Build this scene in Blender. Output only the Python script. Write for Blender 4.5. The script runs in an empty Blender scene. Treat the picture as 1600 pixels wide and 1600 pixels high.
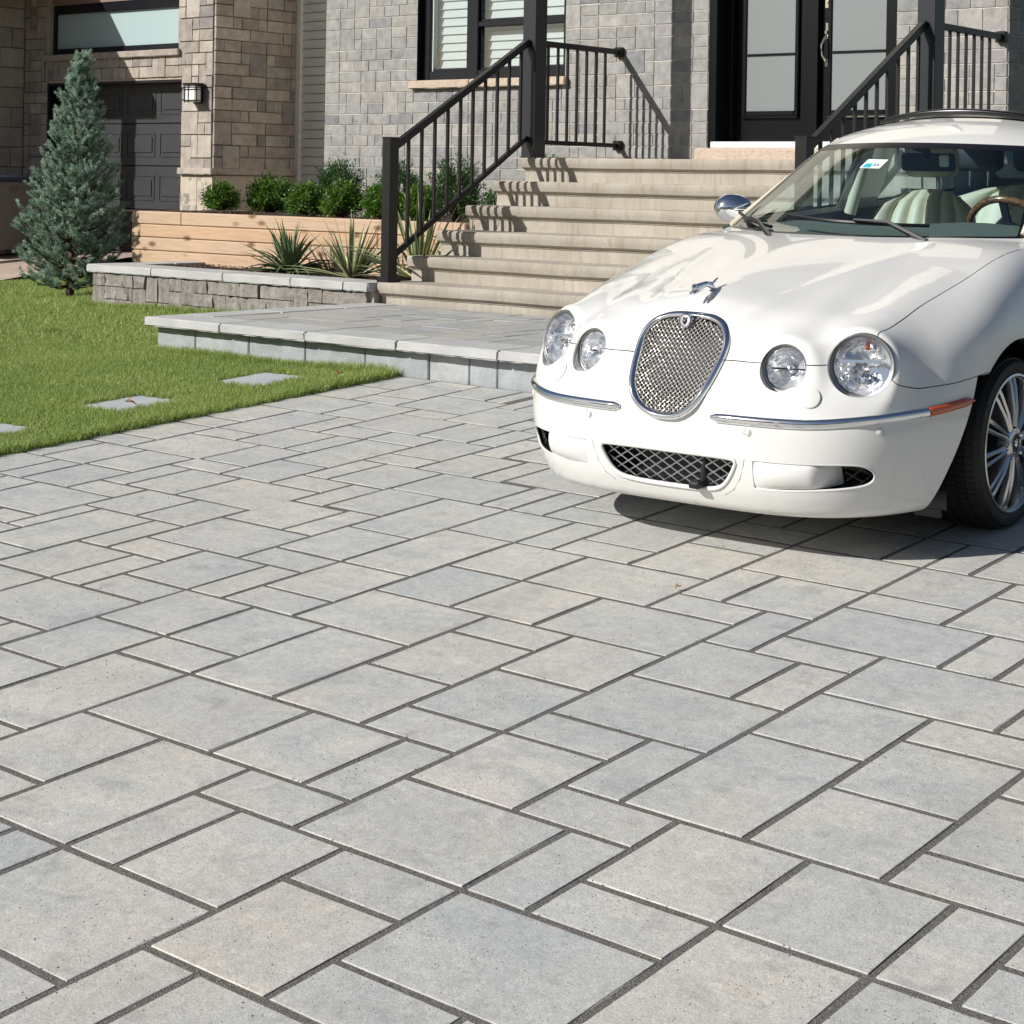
import bpy, bmesh, math, random
import numpy as np
from mathutils import Matrix, Vector, Euler
R = math.radians
random.seed(7); rng = np.random.default_rng(7)
scene = bpy.context.scene
C = scene.collection

# ------------------------------------------------------------------ camera, world, sun, exposure
cam_d = bpy.data.cameras.new('camera'); cam = bpy.data.objects.new('camera', cam_d); C.objects.link(cam)
TH, ROLL, EYE = 0.63235, 0.0170, 1.5736
cam.matrix_world = Matrix.Translation((0, 0, EYE)) @ Matrix.Rotation(TH, 4, 'Z') @ Matrix.Rotation(R(90), 4, 'X') @ Matrix.Rotation(ROLL, 4, 'Z')
cam_d.sensor_width = 36; cam_d.sensor_fit = 'HORIZONTAL'; cam_d.lens = 36 * 2690.29 / 1600
cam_d.shift_x = -282.056 / 1600; cam_d.shift_y = -514.066 / 1600
cam_d.clip_start = 0.05; cam_d.clip_end = 2000
scene.camera = cam
scene.render.engine = 'CYCLES'
SUN_DIR = Vector((0.574, 1.0, -0.724)).normalized()          # the way the light travels
sun_d = bpy.data.lights.new('sun', 'SUN'); sun_d.energy = 5.0; sun_d.angle = R(0.5); sun_d.color = (1.0, 0.97, 0.925)
sun = bpy.data.objects.new('sun', sun_d); C.objects.link(sun)
sun.rotation_euler = SUN_DIR.to_track_quat('-Z', 'Y').to_euler()
world = bpy.data.worlds.new('World'); scene.world = world; world.use_nodes = True
wn = world.node_tree; wn.nodes.clear()
wo = wn.nodes.new('ShaderNodeOutputWorld'); wb = wn.nodes.new('ShaderNodeBackground'); ws = wn.nodes.new('ShaderNodeTexSky')
ws.sky_type = 'NISHITA'; ws.sun_disc = False
ws.sun_elevation = math.asin(-SUN_DIR.z); ws.sun_rotation = math.atan2(-SUN_DIR.x, -SUN_DIR.y) % (2 * math.pi)
ws.air_density = 1.0; ws.dust_density = 1.2; ws.ozone_density = 1.0
wb.inputs['Strength'].default_value = 0.058
wn.links.new(ws.outputs[0], wb.inputs[0]); wn.links.new(wb.outputs[0], wo.inputs[0])
vs = scene.view_settings
vs.view_transform = 'Standard'; vs.look = 'None'; vs.gamma = 1.0; vs.use_curve_mapping = False; vs.exposure = 0.23

# ------------------------------------------------------------------ helpers
def lin(h):
    h = h.lstrip('#'); o = []
    for i in (0, 2, 4):
        c = int(h[i:i+2], 16) / 255
        o.append(c / 12.92 if c <= .04045 else ((c + .055) / 1.055) ** 2.4)
    return (*o, 1)
def tag(o, label=None, cat=None, group=None, kind=None):
    if label: o['label'] = label
    if cat: o['category'] = cat
    if group: o['group'] = group
    if kind: o['kind'] = kind
    return o
def empty(name, loc, rot=(0, 0, 0), label=None, cat=None, group=None, kind=None):
    o = bpy.data.objects.new(name, None); C.objects.link(o); o.location = loc; o.rotation_euler = rot
    return tag(o, label, cat, group, kind)
def link_mesh(name, me, mat=None, parent=None, world_coords=True):
    """world_coords: vertices are in the parent's frame"""
    o = bpy.data.objects.new(name, me); C.objects.link(o)
    if mat is not None and not me.materials: me.materials.append(mat)
    if parent is not None: o.parent = parent
    return o
def shade(me, angle=None):
    me.polygons.foreach_set('use_smooth', [True] * len(me.polygons))
    if angle is not None:
        try: me.set_sharp_from_angle(angle=R(angle))
        except Exception: pass
    me.update()
def bm_obj(name, bm, mat=None, parent=None, smooth=None):
    me = bpy.data.meshes.new(name); bm.normal_update(); bm.to_mesh(me); bm.free()
    if smooth is not None: shade(me, smooth)
    return link_mesh(name, me, mat, parent)
def np_mesh(name, V, F, smooth=None):
    """F: list of faces or an (n,k) array"""
    me = bpy.data.meshes.new(name)
    V = np.asarray(V, np.float32)
    if isinstance(F, np.ndarray):
        n, k = F.shape
        me.vertices.add(len(V)); me.vertices.foreach_set('co', V.ravel())
        me.loops.add(n * k); me.loops.foreach_set('vertex_index', F.astype(np.int32).ravel())
        me.polygons.add(n); me.polygons.foreach_set('loop_start', np.arange(0, n * k, k, dtype=np.int32))
        me.update(calc_edges=True)
    else:
        me.from_pydata(V.tolist(), [], [list(f) for f in F])
    me.validate(); me.update()
    if smooth is not None: shade(me, smooth)
    else: me.polygons.foreach_set('use_smooth', [False] * len(me.polygons))
    return me
def add_box(bm, x0, x1, y0, y1, z0, z1, M=None):
    vs_ = [bm.verts.new((x, y, z)) for x in (x0, x1) for y in (y0, y1) for z in (z0, z1)]
    if M is not None:
        for v in vs_: v.co = M @ v.co
    f = [(0, 1, 3, 2), (4, 6, 7, 5), (0, 4, 5, 1), (2, 3, 7, 6), (0, 2, 6, 4), (1, 5, 7, 3)]
    return [bm.faces.new([vs_[i] for i in q]) for q in f]
def box(name, x0, x1, y0, y1, z0, z1, mat, parent=None, bev=0.0, seg=1, M=None):
    bm = bmesh.new(); add_box(bm, x0, x1, y0, y1, z0, z1, M)
    bmesh.ops.recalc_face_normals(bm, faces=bm.faces)
    if bev: bmesh.ops.bevel(bm, geom=list(bm.edges), offset=bev, segments=seg, affect='EDGES', profile=.5)
    return bm_obj(name, bm, mat, parent, 35 if bev else None)
def add_tube(bm, pts, r, n=8, closed=False, cap=True, flat=None):
    """swept tube; r scalar or list; flat=(normal list, ratio) not used"""
    P = [Vector(p) for p in pts]; m = len(P); rr = r if hasattr(r, '__len__') else [r] * m
    rings = []; up = None
    for i in range(m):
        a = P[(i - 1) % m] if (closed or i > 0) else P[i]; b = P[(i + 1) % m] if (closed or i < m - 1) else P[i]
        t = (b - a).normalized() if (b - a).length > 1e-9 else Vector((0, 0, 1))
        if up is None:
            up = Vector((0, 0, 1)) if abs(t.z) < .9 else Vector((1, 0, 0))
        s = t.cross(up)
        if s.length < 1e-6: s = t.orthogonal()
        s.normalize(); u = s.cross(t).normalized(); up = u
        rings.append([bm.verts.new(P[i] + (s * math.cos(k * 2 * math.pi / n) + u * math.sin(k * 2 * math.pi / n)) * rr[i]) for k in range(n)])
    for i in range(m if closed else m - 1):
        A, B = rings[i], rings[(i + 1) % m]
        for k in range(n): bm.faces.new((A[k], A[(k + 1) % n], B[(k + 1) % n], B[k]))
    if cap and not closed:
        bm.faces.new(rings[0][::-1]); bm.faces.new(rings[-1])
def tube(name, pts, r, mat, parent=None, n=8, closed=False):
    bm = bmesh.new(); add_tube(bm, pts, r, n, closed); bmesh.ops.recalc_face_normals(bm, faces=bm.faces)
    return bm_obj(name, bm, mat, parent, 50)
def add_lathe(bm, prof, n=32, M=None, close=False):
    """profile [(r, h)] about local z"""
    rings = []
    for r, h in prof:
        ring = []
        for k in range(n):
            a = 2 * math.pi * k / n; v = Vector((r * math.cos(a), r * math.sin(a), h))
            ring.append(bm.verts.new(M @ v if M is not None else v))
        rings.append(ring)
    for A, B in zip(rings, rings[1:]):
        for k in range(n): bm.faces.new((A[k], A[(k + 1) % n], B[(k + 1) % n], B[k]))
    if close: bm.faces.new(rings[0][::-1]); bm.faces.new(rings[-1])
def add_bar(bm, p, q, w, h, side=None):
    """rectangular bar from p to q, w across (horizontal), h the other way"""
    p, q = Vector(p), Vector(q); t = (q - p).normalized()
    s = Vector(side) if side else t.cross(Vector((0, 0, 1)))
    if s.length < 1e-6: s = Vector((1, 0, 0))
    s.normalize(); u = s.cross(t).normalized()
    c = [(-w/2, -h/2), (w/2, -h/2), (w/2, h/2), (-w/2, h/2)]
    A = [bm.verts.new(p + s*a + u*b) for a, b in c]; B = [bm.verts.new(q + s*a + u*b) for a, b in c]
    for k in range(4): bm.faces.new((A[k], A[(k+1) % 4], B[(k+1) % 4], B[k]))
    bm.faces.new(A[::-1]); bm.faces.new(B)
def bar(name, p, q, w, h, mat, parent=None, side=None, bev=.004):
    bm = bmesh.new(); add_bar(bm, p, q, w, h, side); bmesh.ops.recalc_face_normals(bm, faces=bm.faces)
    if bev: bmesh.ops.bevel(bm, geom=list(bm.edges), offset=bev, segments=1, affect='EDGES')
    return bm_obj(name, bm, mat, parent, 40)
def extrude_profile(name, prof, x0, x1, mat, parent=None, segs=1, jitter=0, smooth=None, bev=0):
    """closed profile [(y, z)] extruded along x"""
    bm = bmesh.new(); rows = []
    for i in range(segs + 1):
        x = x0 + (x1 - x0) * i / segs
        rows.append([bm.verts.new((x, y, z)) for y, z in prof])
    n = len(prof)
    for A, B in zip(rows, rows[1:]):
        for k in range(n): bm.faces.new((A[k], A[(k+1) % n], B[(k+1) % n], B[k]))
    bm.faces.new(rows[0][::-1]); bm.faces.new(rows[-1])
    bmesh.ops.recalc_face_normals(bm, faces=bm.faces)
    if bev:
        ed = [e for e in bm.edges if e.calc_face_angle(0) > R(35)]
        bmesh.ops.bevel(bm, geom=ed, offset=bev, segments=2, affect='EDGES')
    if jitter:
        for v in bm.verts: v.co += Vector((random.uniform(-1, 1), random.uniform(-1, 1), random.uniform(-1, 1))) * jitter
    return bm_obj(name, bm, mat, parent, smooth)

# ------------------------------------------------------------------ materials
class NT:
    def __init__(s, name):
        s.m = bpy.data.materials.new(name); s.m.use_nodes = True; s.t = s.m.node_tree; s.t.nodes.clear()
        s.out = s.n('ShaderNodeOutputMaterial')
    def n(s, ty, **kw):
        x = s.t.nodes.new(ty)
        for k, v in kw.items(): setattr(x, k, v)
        return x
    def l(s, a, b): s.t.links.new(a, b)
    def val(s, sock, v):
        if hasattr(v, 'is_output'): s.l(v, sock)
        else: sock.default_value = v
    def noise(s, vec, scale, detail=4, rough=.55, dist=0):
        x = s.n('ShaderNodeTexNoise'); x.inputs['Scale'].default_value = scale; x.inputs['Detail'].default_value = detail
        x.inputs['Roughness'].default_value = rough; x.inputs['Distortion'].default_value = dist
        if vec is not None: s.l(vec, x.inputs['Vector'])
        return x.outputs['Fac']
    def ramp(s, fac, stops):
        x = s.n('ShaderNodeValToRGB'); e = x.color_ramp.elements
        while len(e) < len(stops): e.new(.5)
        for q, (p, c) in zip(e, stops): q.position = p; q.color = c if hasattr(c, '__len__') else (c, c, c, 1)
        s.l(fac, x.inputs['Fac']); return x.outputs['Color']
    def mix(s, fac, a, b, mode='MIX'):
        x = s.n('ShaderNodeMix', data_type='RGBA', blend_type=mode)
        s.val(x.inputs[0], fac); s.val(x.inputs[6], a); s.val(x.inputs[7], b); return x.outputs[2]
    def math(s, op, a, b=0.0):
        x = s.n('ShaderNodeMath', operation=op); s.val(x.inputs[0], a); s.val(x.inputs[1], b); return x.outputs[0]
    def pos(s): return s.n('ShaderNodeNewGeometry').outputs['Position']
    def obj(s): return s.n('ShaderNodeTexCoord').outputs['Object']
    def rand(s): return s.n('ShaderNodeObjectInfo').outputs['Random']
    def scale(s, vec, sc):
        x = s.n('ShaderNodeMapping'); x.inputs['Scale'].default_value = sc; s.l(vec, x.inputs['Vector']); return x.outputs[0]
    def bsdf(s, color, rough=.6, metal=0, bump=None, bstr=.3, bdist=.01, coat=0, spec=None, **kw):
        b = s.n('ShaderNodeBsdfPrincipled')
        s.val(b.inputs['Base Color'], color); s.val(b.inputs['Roughness'], rough); b.inputs['Metallic'].default_value = metal
        if coat: b.inputs['Coat Weight'].default_value = coat; b.inputs['Coat Roughness'].default_value = .03
        if spec is not None: b.inputs['Specular IOR Level'].default_value = spec
        for k, v in kw.items(): s.val(b.inputs[k.replace('_', ' ')], v)
        if bump is not None:
            q = s.n('ShaderNodeBump'); q.inputs['Strength'].default_value = bstr; q.inputs['Distance'].default_value = bdist
            s.l(bump, q.inputs['Height']); s.l(q.outputs[0], b.inputs['Normal'])
        s.l(b.outputs[0], s.out.inputs['Surface']); s.b = b; return b
def simple(name, col, rough=.5, metal=0, coat=0, spec=None):
    t = NT(name); t.bsdf(col, rough, metal, coat=coat, spec=spec); return t.m
def g(v): return (v, v, v, 1)

def mat_paver(name, warm=True, base=1.0):
    t = NT(name); p = t.pos(); r = t.rand()
    c = t.ramp(r, [(0, (.41*base, .42*base, .41*base, 1)), (.3, (.465*base, .46*base, .435*base, 1)), (.55, (.50*base, .485*base, .45*base, 1)), (.8, (.53*base, .505*base, .455*base, 1)), (1, (.445*base, .45*base, .43*base, 1))])
    cloud = t.noise(t.scale(p, (1, 2.2, 1)), 3.2, 5, .6, .6)
    c = t.mix(t.math('MULTIPLY', t.ramp(cloud, [(.38, 0), (.62, 1)]), .72), c, (.345*base, .365*base, .365*base, 1))
    cl2 = t.noise(p, 1.7, 4, .6)
    c = t.mix(t.math('MULTIPLY', t.ramp(cl2, [(.42, 0), (.70, 1)]), .55), c, (.52*base, .475*base, .40*base, 1))
    fine = t.noise(p, 210, 3, .75); mid = t.noise(p, 38, 5, .75, .3)
    c = t.mix(.75, c, t.mix(t.ramp(fine, [(.33, 0), (.67, 1)]), g(.68), g(1.24)), 'MULTIPLY')
    c = t.mix(.8, c, t.mix(t.ramp(mid, [(.3, 0), (.7, 1)]), g(.80), g(1.14)), 'MULTIPLY')
    vo = t.n('ShaderNodeTexVoronoi'); vo.inputs['Scale'].default_value = 75; t.l(p, vo.inputs['Vector'])
    gate = t.ramp(t.noise(p, 21, 2), [(.48, 0), (.56, 1)])
    pit = t.math('MULTIPLY', t.ramp(vo.outputs['Distance'], [(.05, 1), (.16, 0)]), gate)
    c = t.mix(t.math('MULTIPLY', pit, .7), c, g(.12))
    st = t.noise(p, 9, 5, .7, .4)
    c = t.mix(t.math('MULTIPLY', t.ramp(st, [(.54, 0), (.76, 1)]), .55), c, g(.22))
    ty = t.noise(t.scale(p, (2.6, .22, 1)), 1.6, 4, .65, .3)
    c = t.mix(t.math('MULTIPLY', t.ramp(ty, [(.52, 0), (.72, 1)]), .30), c, (.25, .245, .235, 1))
    h = t.math('SUBTRACT', t.math('ADD', t.math('MULTIPLY', fine, .4), t.noise(p, 26, 4)), pit)
    t.bsdf(c, t.ramp(cloud, [(.3, .62), (.7, .8)]), bump=h, bstr=.7, bdist=.003)
    return t.m
def mat_stone(name, cols, dark=.5, scale=9, bstr=.8, bdist=.012):
    """cols: list of linear rgb; per-piece colour by Object Info random"""
    t = NT(name); p = t.pos(); r = t.rand()
    st = [(i / max(1, len(cols) - 1), (*c, 1)) for i, c in enumerate(cols)]
    c = t.ramp(r, st)
    n1 = t.noise(p, scale, 6, .65, .3); n2 = t.noise(p, scale * 9, 4, .7)
    c = t.mix(.7, c, t.mix(t.ramp(n1, [(.3, 0), (.7, 1)]), g(dark), g(1.25)), 'MULTIPLY')
    c = t.mix(.35, c, t.mix(n2, g(.4), g(1.5)), 'MULTIPLY')
    h = t.math('ADD', n1, t.math('MULTIPLY', n2, .3))
    t.bsdf(c, .85, bump=h, bstr=bstr, bdist=bdist); return t.m
def mat_plain(name, col, var=.25, scale=30, rough=.8, bstr=.4, bdist=.004, big=2.0, bigvar=.25):
    t = NT(name); p = t.pos()
    n1 = t.noise(p, scale, 5, .65); n2 = t.noise(p, big, 4, .6, .3)
    c = t.mix(1, (*col, 1), t.mix(n1, g(1 - var), g(1 + var)), 'MULTIPLY')
    c = t.mix(1, c, t.mix(t.ramp(n2, [(.3, 0), (.7, 1)]), g(1 - bigvar), g(1 + bigvar * .6)), 'MULTIPLY')
    t.bsdf(c, rough, bump=n1, bstr=bstr, bdist=bdist); return t.m

# ------------------------------------------------------------------ material set
M_PAVER = mat_paver('paver_concrete', True, 1.05); M_PAVER2 = mat_paver('terrace_paver_concrete', True, .84)
M_COPING = mat_plain('coping_concrete', (.415, .415, .405), .2, 60, .75, .35, .004, 3, .12)
M_RISER = mat_stone('slate_riser', [(.27, .30, .315), (.34, .355, .355), (.30, .325, .335)], .66, 6, .7, .008)
M_STEPSTONE = mat_plain('stepping_stone_concrete', (.38, .40, .41), .15, 90, .8, .3, .003, 3, .1)
def mat_sand():
    t = NT('joint_sand'); p = t.pos()
    n1 = t.noise(p, 330, 2, .8); n2 = t.noise(p, 60, 3)
    c = t.ramp(n1, [(.3, (.045, .040, .036, 1)), (.5, (.15, .136, .122, 1)), (.68, (.33, .305, .28, 1))])
    t.bsdf(c, .95, bump=t.math('ADD', n1, n2), bstr=1, bdist=.006); return t.m
M_SAND = mat_sand()
M_STEP = None
def mat_step():
    t = NT('step_concrete'); p = t.pos()
    n1 = t.noise(p, 85, 5, .7); n2 = t.noise(p, 2.5, 5, .6, .4); v = t.noise(t.scale(p, (9, 9, .9)), 3, 4)
    c = t.ramp(n2, [(.3, (.315, .28, .23, 1)), (.7, (.43, .39, .33, 1))])
    c = t.mix(.6, c, t.mix(n1, g(.6), g(1.35)), 'MULTIPLY')
    c = t.mix(t.math('MULTIPLY', t.ramp(v, [(.50, 0), (.72, 1)]), .40), c, (.21, .155, .10, 1))
    vo = t.n('ShaderNodeTexVoronoi'); vo.inputs['Scale'].default_value = 70; t.l(p, vo.inputs['Vector'])
    pit = t.math('MULTIPLY', t.ramp(vo.outputs['Distance'], [(.07, 1), (.2, 0)]), t.ramp(t.noise(p, 14, 2), [(.52, 0), (.6, 1)]))
    c = t.mix(t.math('MULTIPLY', pit, .6), c, (.12, .10, .07, 1))
    t.bsdf(c, .85, bump=t.math('SUBTRACT', n1, pit), bstr=.5, bdist=.004); return t.m
M_STEP = mat_step()
M_STONE_GREY = mat_stone('grey_wall_stone', [(.195, .197, .20), (.325, .31, .285), (.26, .258, .25), (.36, .34, .31), (.225, .225, .226), (.345, .325, .295), (.285, .28, .268), (.32, .305, .28)], .56, 12, .75, .01)
M_STONE_TAN = mat_stone('tan_wall_stone', [(.36, .305, .255), (.43, .375, .32), (.275, .24, .21), (.40, .345, .29), (.235, .215, .20), (.45, .40, .345), (.33, .28, .235)], .56, 9, .8, .012)
M_STONE_BLOCK = mat_stone('neighbour_block', [(.40, .35, .29), (.34, .30, .26), (.44, .39, .33)], .75, 9, .6, .01)
M_MORTAR = mat_plain('mortar', (.58, .54, .47), .2, 80, .95, .4, .004)
M_MORTAR_D = mat_plain('mortar_brown', (.42, .36, .29), .2, 80, .95, .4, .004)
M_SILL = mat_stone('sill_stone', [(.52, .42, .33), (.50, .40, .31)], .72, 30, .9, .01)
M_SPLIT = mat_stone('split_face_block', [(.25, .23, .21), (.30, .275, .25), (.27, .245, .22), (.33, .30, .27)], .5, 26, 1.0, .014)
M_BLACK = simple('black_aluminium', (.008, .0082, .009, 1), .34, spec=.4)
M_POST = simple('charcoal_aluminium', (.022, .024, .028, 1), .3, spec=.4)
M_DOOR = simple('black_door_paint', (.006, .0065, .008, 1), .22, spec=.3)
M_FRAME = simple('dark_window_frame', (.008, .009, .013, 1), .25, spec=.35)
M_WHITE = simple('white_trim', (.72, .72, .70, 1), .45)
M_CHROME = simple('chrome', (.82, .83, .85, 1), .06, 1.0)
M_NICKEL = simple('polished_nickel', (.78, .72, .62, 1), .12, 1.0)
def schlick(t, f0=.045):
    ge = t.n('ShaderNodeNewGeometry'); dp = t.n('ShaderNodeVectorMath', operation='DOT_PRODUCT'); t.l(ge.outputs['Normal'], dp.inputs[0]); t.l(ge.outputs['Incoming'], dp.inputs[1])
    q = t.math('POWER', t.math('SUBTRACT', 1.0, t.math('MINIMUM', t.math('ABSOLUTE', dp.outputs['Value']), 1.0)), 5.0)
    return t.math('ADD', t.math('MULTIPLY', q, 1 - f0), f0)
def mat_glass(name, tint=(.9, .95, .95, 1), refl=.12, rough=0.0):
    t = NT(name); tr = t.n('ShaderNodeBsdfTransparent'); tr.inputs['Color'].default_value = tint
    gl = t.n('ShaderNodeBsdfGlossy'); gl.inputs['Roughness'].default_value = rough; gl.inputs['Color'].default_value = (1, 1, 1, 1)
    f = t.math('MINIMUM', t.math('ADD', schlick(t), refl), 1.0)
    mx = t.n('ShaderNodeMixShader'); t.l(f, mx.inputs[0]); t.l(tr.outputs[0], mx.inputs[1]); t.l(gl.outputs[0], mx.inputs[2])
    t.l(mx.outputs[0], t.out.inputs['Surface']); return t.m
M_GLASS = mat_glass('window_glass', (.92, .955, .955, 1), .05)
M_FROST = simple('frosted_glass', (.185, .205, .205, 1), .30, spec=.7)
M_FROST2 = simple('frosted_garage_glass', (.36, .46, .46, 1), .35, spec=.6)
M_BLIND = simple('blind_slat_white', (.50, .51, .50, 1), .5)
M_ROOMDARK = simple('dark_room', (.03, .035, .04, 1), .9)
M_SIDING = mat_plain('vinyl_siding', (.78, .75, .69), .05, 40, .55, .1, .002, 2, .06)
M_GARAGE = mat_plain('garage_door_steel', (.030, .031, .034), .15, 120, .45, .25, .002)
M_WOODPANEL = mat_plain('brown_cladding', (.25, .17, .13), .15, 40, .6, .2, .003)
def mat_timber():
    t = NT('new_timber'); p = t.pos(); r = t.rand()
    q = t.scale(p, (1.2, 8, 26))
    w = t.noise(q, 2.2, 5, .6, 1.4); f = t.noise(t.scale(p, (3, 60, 160)), 1, 3)
    c = t.ramp(w, [(.28, (.32, .19, .10, 1)), (.5, (.46, .32, .21, 1)), (.75, (.54, .40, .28, 1))])
    c = t.mix(.4, c, t.ramp(r, [(0, (.50, .29, .13, 1)), (.5, (.50, .36, .245, 1)), (1, (.42, .31, .22, 1))]))
    vo = t.n('ShaderNodeTexVoronoi', feature='F1'); vo.inputs['Scale'].default_value = 1.0; vo.inputs['Randomness'].default_value = .9
    t.l(t.scale(p, (3.4, .01, 7.5)), vo.inputs['Vector'])
    c = t.mix(t.math('MULTIPLY', t.ramp(vo.outputs['Distance'], [(.09, 1), (.24, 0)]), .9), c, (.13, .055, .022, 1))
    ck = t.noise(t.scale(p, (1.0, 10, 60)), 3, 2)
    c = t.mix(t.math('MULTIPLY', t.ramp(ck, [(.68, 0), (.74, 1)]), .5), c, (.22, .12, .06, 1))
    c = t.mix(.3, c, t.mix(f, g(.6), g(1.3)), 'MULTIPLY')
    t.bsdf(c, .75, bump=t.math('ADD', w, f), bstr=.25, bdist=.003); return t.m
M_TIMBER = mat_timber()
def mat_mulch():
    t = NT('bark_mulch'); p = t.pos()
    n1 = t.noise(t.scale(p, (1, 1.5, 1)), 45, 5, .8, 1.0)
    c = t.ramp(n1, [(.35, (.018, .010, .007, 1)), (.55, (.07, .042, .03, 1)), (.72, (.19, .13, .095, 1))])
    t.bsdf(c, .95, bump=n1, bstr=1, bdist=.03); return t.m
M_MULCH = mat_mulch()
M_SOIL = mat_plain('lawn_soil', (.075, .095, .028), .5, 60, .95, .8, .01)
M_GROUND = mat_plain('ground_earth', (.12, .12, .07), .3, 3, .95, .3, .02)
M_ASPHALT = mat_plain('asphalt', (.06, .06, .06), .3, 60, .9, .4, .004)
M_BEIGE_DRIVE = mat_plain('beige_paving', (.40, .31, .25), .25, 40, .9, .4, .004)

SA, SB = .0652, .0081
def gz(x, y): return SA * y - SB * x
def lawn_z(x, y): return .49 + .012 * (x + 7) + (.065 if y < 6.68 else .04) * (y - 6.68) - min(.06, max(0, .03 * (-12.2 - x)))

# ------------------------------------------------------------------ ground
def heightfield(name, xs, ys, fn, mat, kind='structure', parent=None):
    V = [(x, y, fn(x, y)) for y in ys for x in xs]; n = len(xs)
    F = np.array([(j*n+i, j*n+i+1, (j+1)*n+i+1, (j+1)*n+i) for j in range(len(ys)-1) for i in range(n-1)])
    o = link_mesh(name, np_mesh(name, V, F, 60), mat, parent)
    if kind: o['kind'] = kind
    return o
def far_z(x, y):
    return max(-.55, min(.45, SA * y - .25)) - .12
heightfield('ground', [-400, -60, -30, -15, 0, 15, 30, 60, 400], [-400, -60, -30, -12, -8.4, -5, 0, 5, 10, 12, 20, 60, 400], far_z, M_GROUND)
heightfield('road', [-200, -40, 0, 40, 200], [-17, -9], lambda x, y: -.60, M_ASPHALT)
heightfield('sidewalk', [-200, -40, 0, 40, 200], [-8.9, -7.2], lambda x, y: -.56, M_COPING)

# ------------------------------------------------------------------ driveway, paver by paver
ROTG = Matrix(((1, 0, -SB), (0, 1, SA), (0, 0, 1)))
drive = None
MM, U0, V0 = .165, -2.6731, 2.1456
rot = Euler((math.atan(SA), math.atan(SB), 0))
bm = bmesh.new()
n_ = 60
vsn = [[bm.verts.new((-6.87 + 13.4 * i / 40, -7.3 + 13.98 * j / 40, -.0018)) for i in range(41)] for j in range(41)]
for j in range(40):
    for i in range(40): bm.faces.new((vsn[j][i], vsn[j][i+1], vsn[j+1][i+1], vsn[j+1][i]))
drive = bm_obj('driveway', bm, M_SAND); drive.rotation_euler = rot; drive['kind'] = 'structure'
TILES = [(-3,-2,0,0),(-2,-4,0,-2),(-2,0,0,2),(-3,0,-2,2),(-5,0,-3,3),(-4,-2,-3,0),(-6,-2,-4,0),(-3,2,-1,3),(-1,2,2,4),(0,1,2,2),(0,-1,2,1),(0,-3,1,-1),(1,-3,3,-1),
(2,-1,4,0),(4,-2,6,0),(2,0,5,2),(2,2,3,4),(3,2,5,3),(3,3,5,5),(1,4,3,5),(2,5,4,8),(1,5,2,7),(4,5,6,7),(4,7,6,9),(5,3,7,5),(5,0,7,3),(6,5,8,6),(6,6,8,8),(7,3,8,5),(8,3,10,4),(8,4,10,6),(7,0,9,3),
(-7,3,-4,5),(-4,3,-2,5),(-2,3,-1,5),(-7,1,-5,3),(-9,2,-7,5),(-9,0,-7,2),(-9,5,-7,6),(-11,4,-9,6),(-11,2,-9,4),(-14,5,-11,7),(-12,3,-11,5),(-11,6,-9,8),(-9,6,-7,8),(-7,5,-5,8),(-5,5,-3,7),(-5,7,-3,9),(-3,5,-1,6),(-3,6,-1,8),
(-8,8,-5,10),(-10,8,-8,9),(-11,8,-10,10),(-10,9,-8,11),(-8,10,-6,12),(-6,10,-4,12),(-13,8,-11,10),(-13,7,-11,8),(-14,7,-13,9),(-16,7,-14,9),(-16,5,-14,7),(-16,9,-15,11),(-15,9,-13,10),(-15,10,-12,12),(-18,8,-16,11),(-18,7,-16,8),
(-12,10,-10,11),(-12,11,-10,13),(-10,11,-8,14),(-8,12,-6,14),(-12,13,-10,16),(-10,14,-8,16),(-13,12,-12,14),(-20,7,-18,9),
(-6,12,-3,14),(-4,10,-1,12),(-5,9,-3,10),(-3,8,-1,10),(-1,7,2,9),(-1,6,1,7),(-1,4,1,6),(2,8,4,10),(-1,9,1,11),(1,9,2,11),(-1,11,0,13),(0,11,2,12),(2,10,5,12),(4,9,6,10),(5,10,7,12),(0,12,3,14),(3,12,4,14),(4,12,6,14),(0,14,2,15),(2,14,5,16),
(-3,12,-1,13),(-3,13,-2,15),(-2,13,0,15),(-3,15,0,17),(0,15,2,17),(0,17,1,19),(1,17,3,19),(-7,14,-5,15),(-5,14,-3,16),(-7,15,-5,17),(-5,16,-3,17),(-8,14,-7,16),(-9,16,-7,17)]
occ = {}
for k, (a, b, c, d) in enumerate(TILES):
    for i in range(a, c):
        for j in range(b, d):
            if (i, j) in occ: print('tile overlap', TILES[k], TILES[occ[i, j]], (i, j))
            occ[i, j] = k
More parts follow.
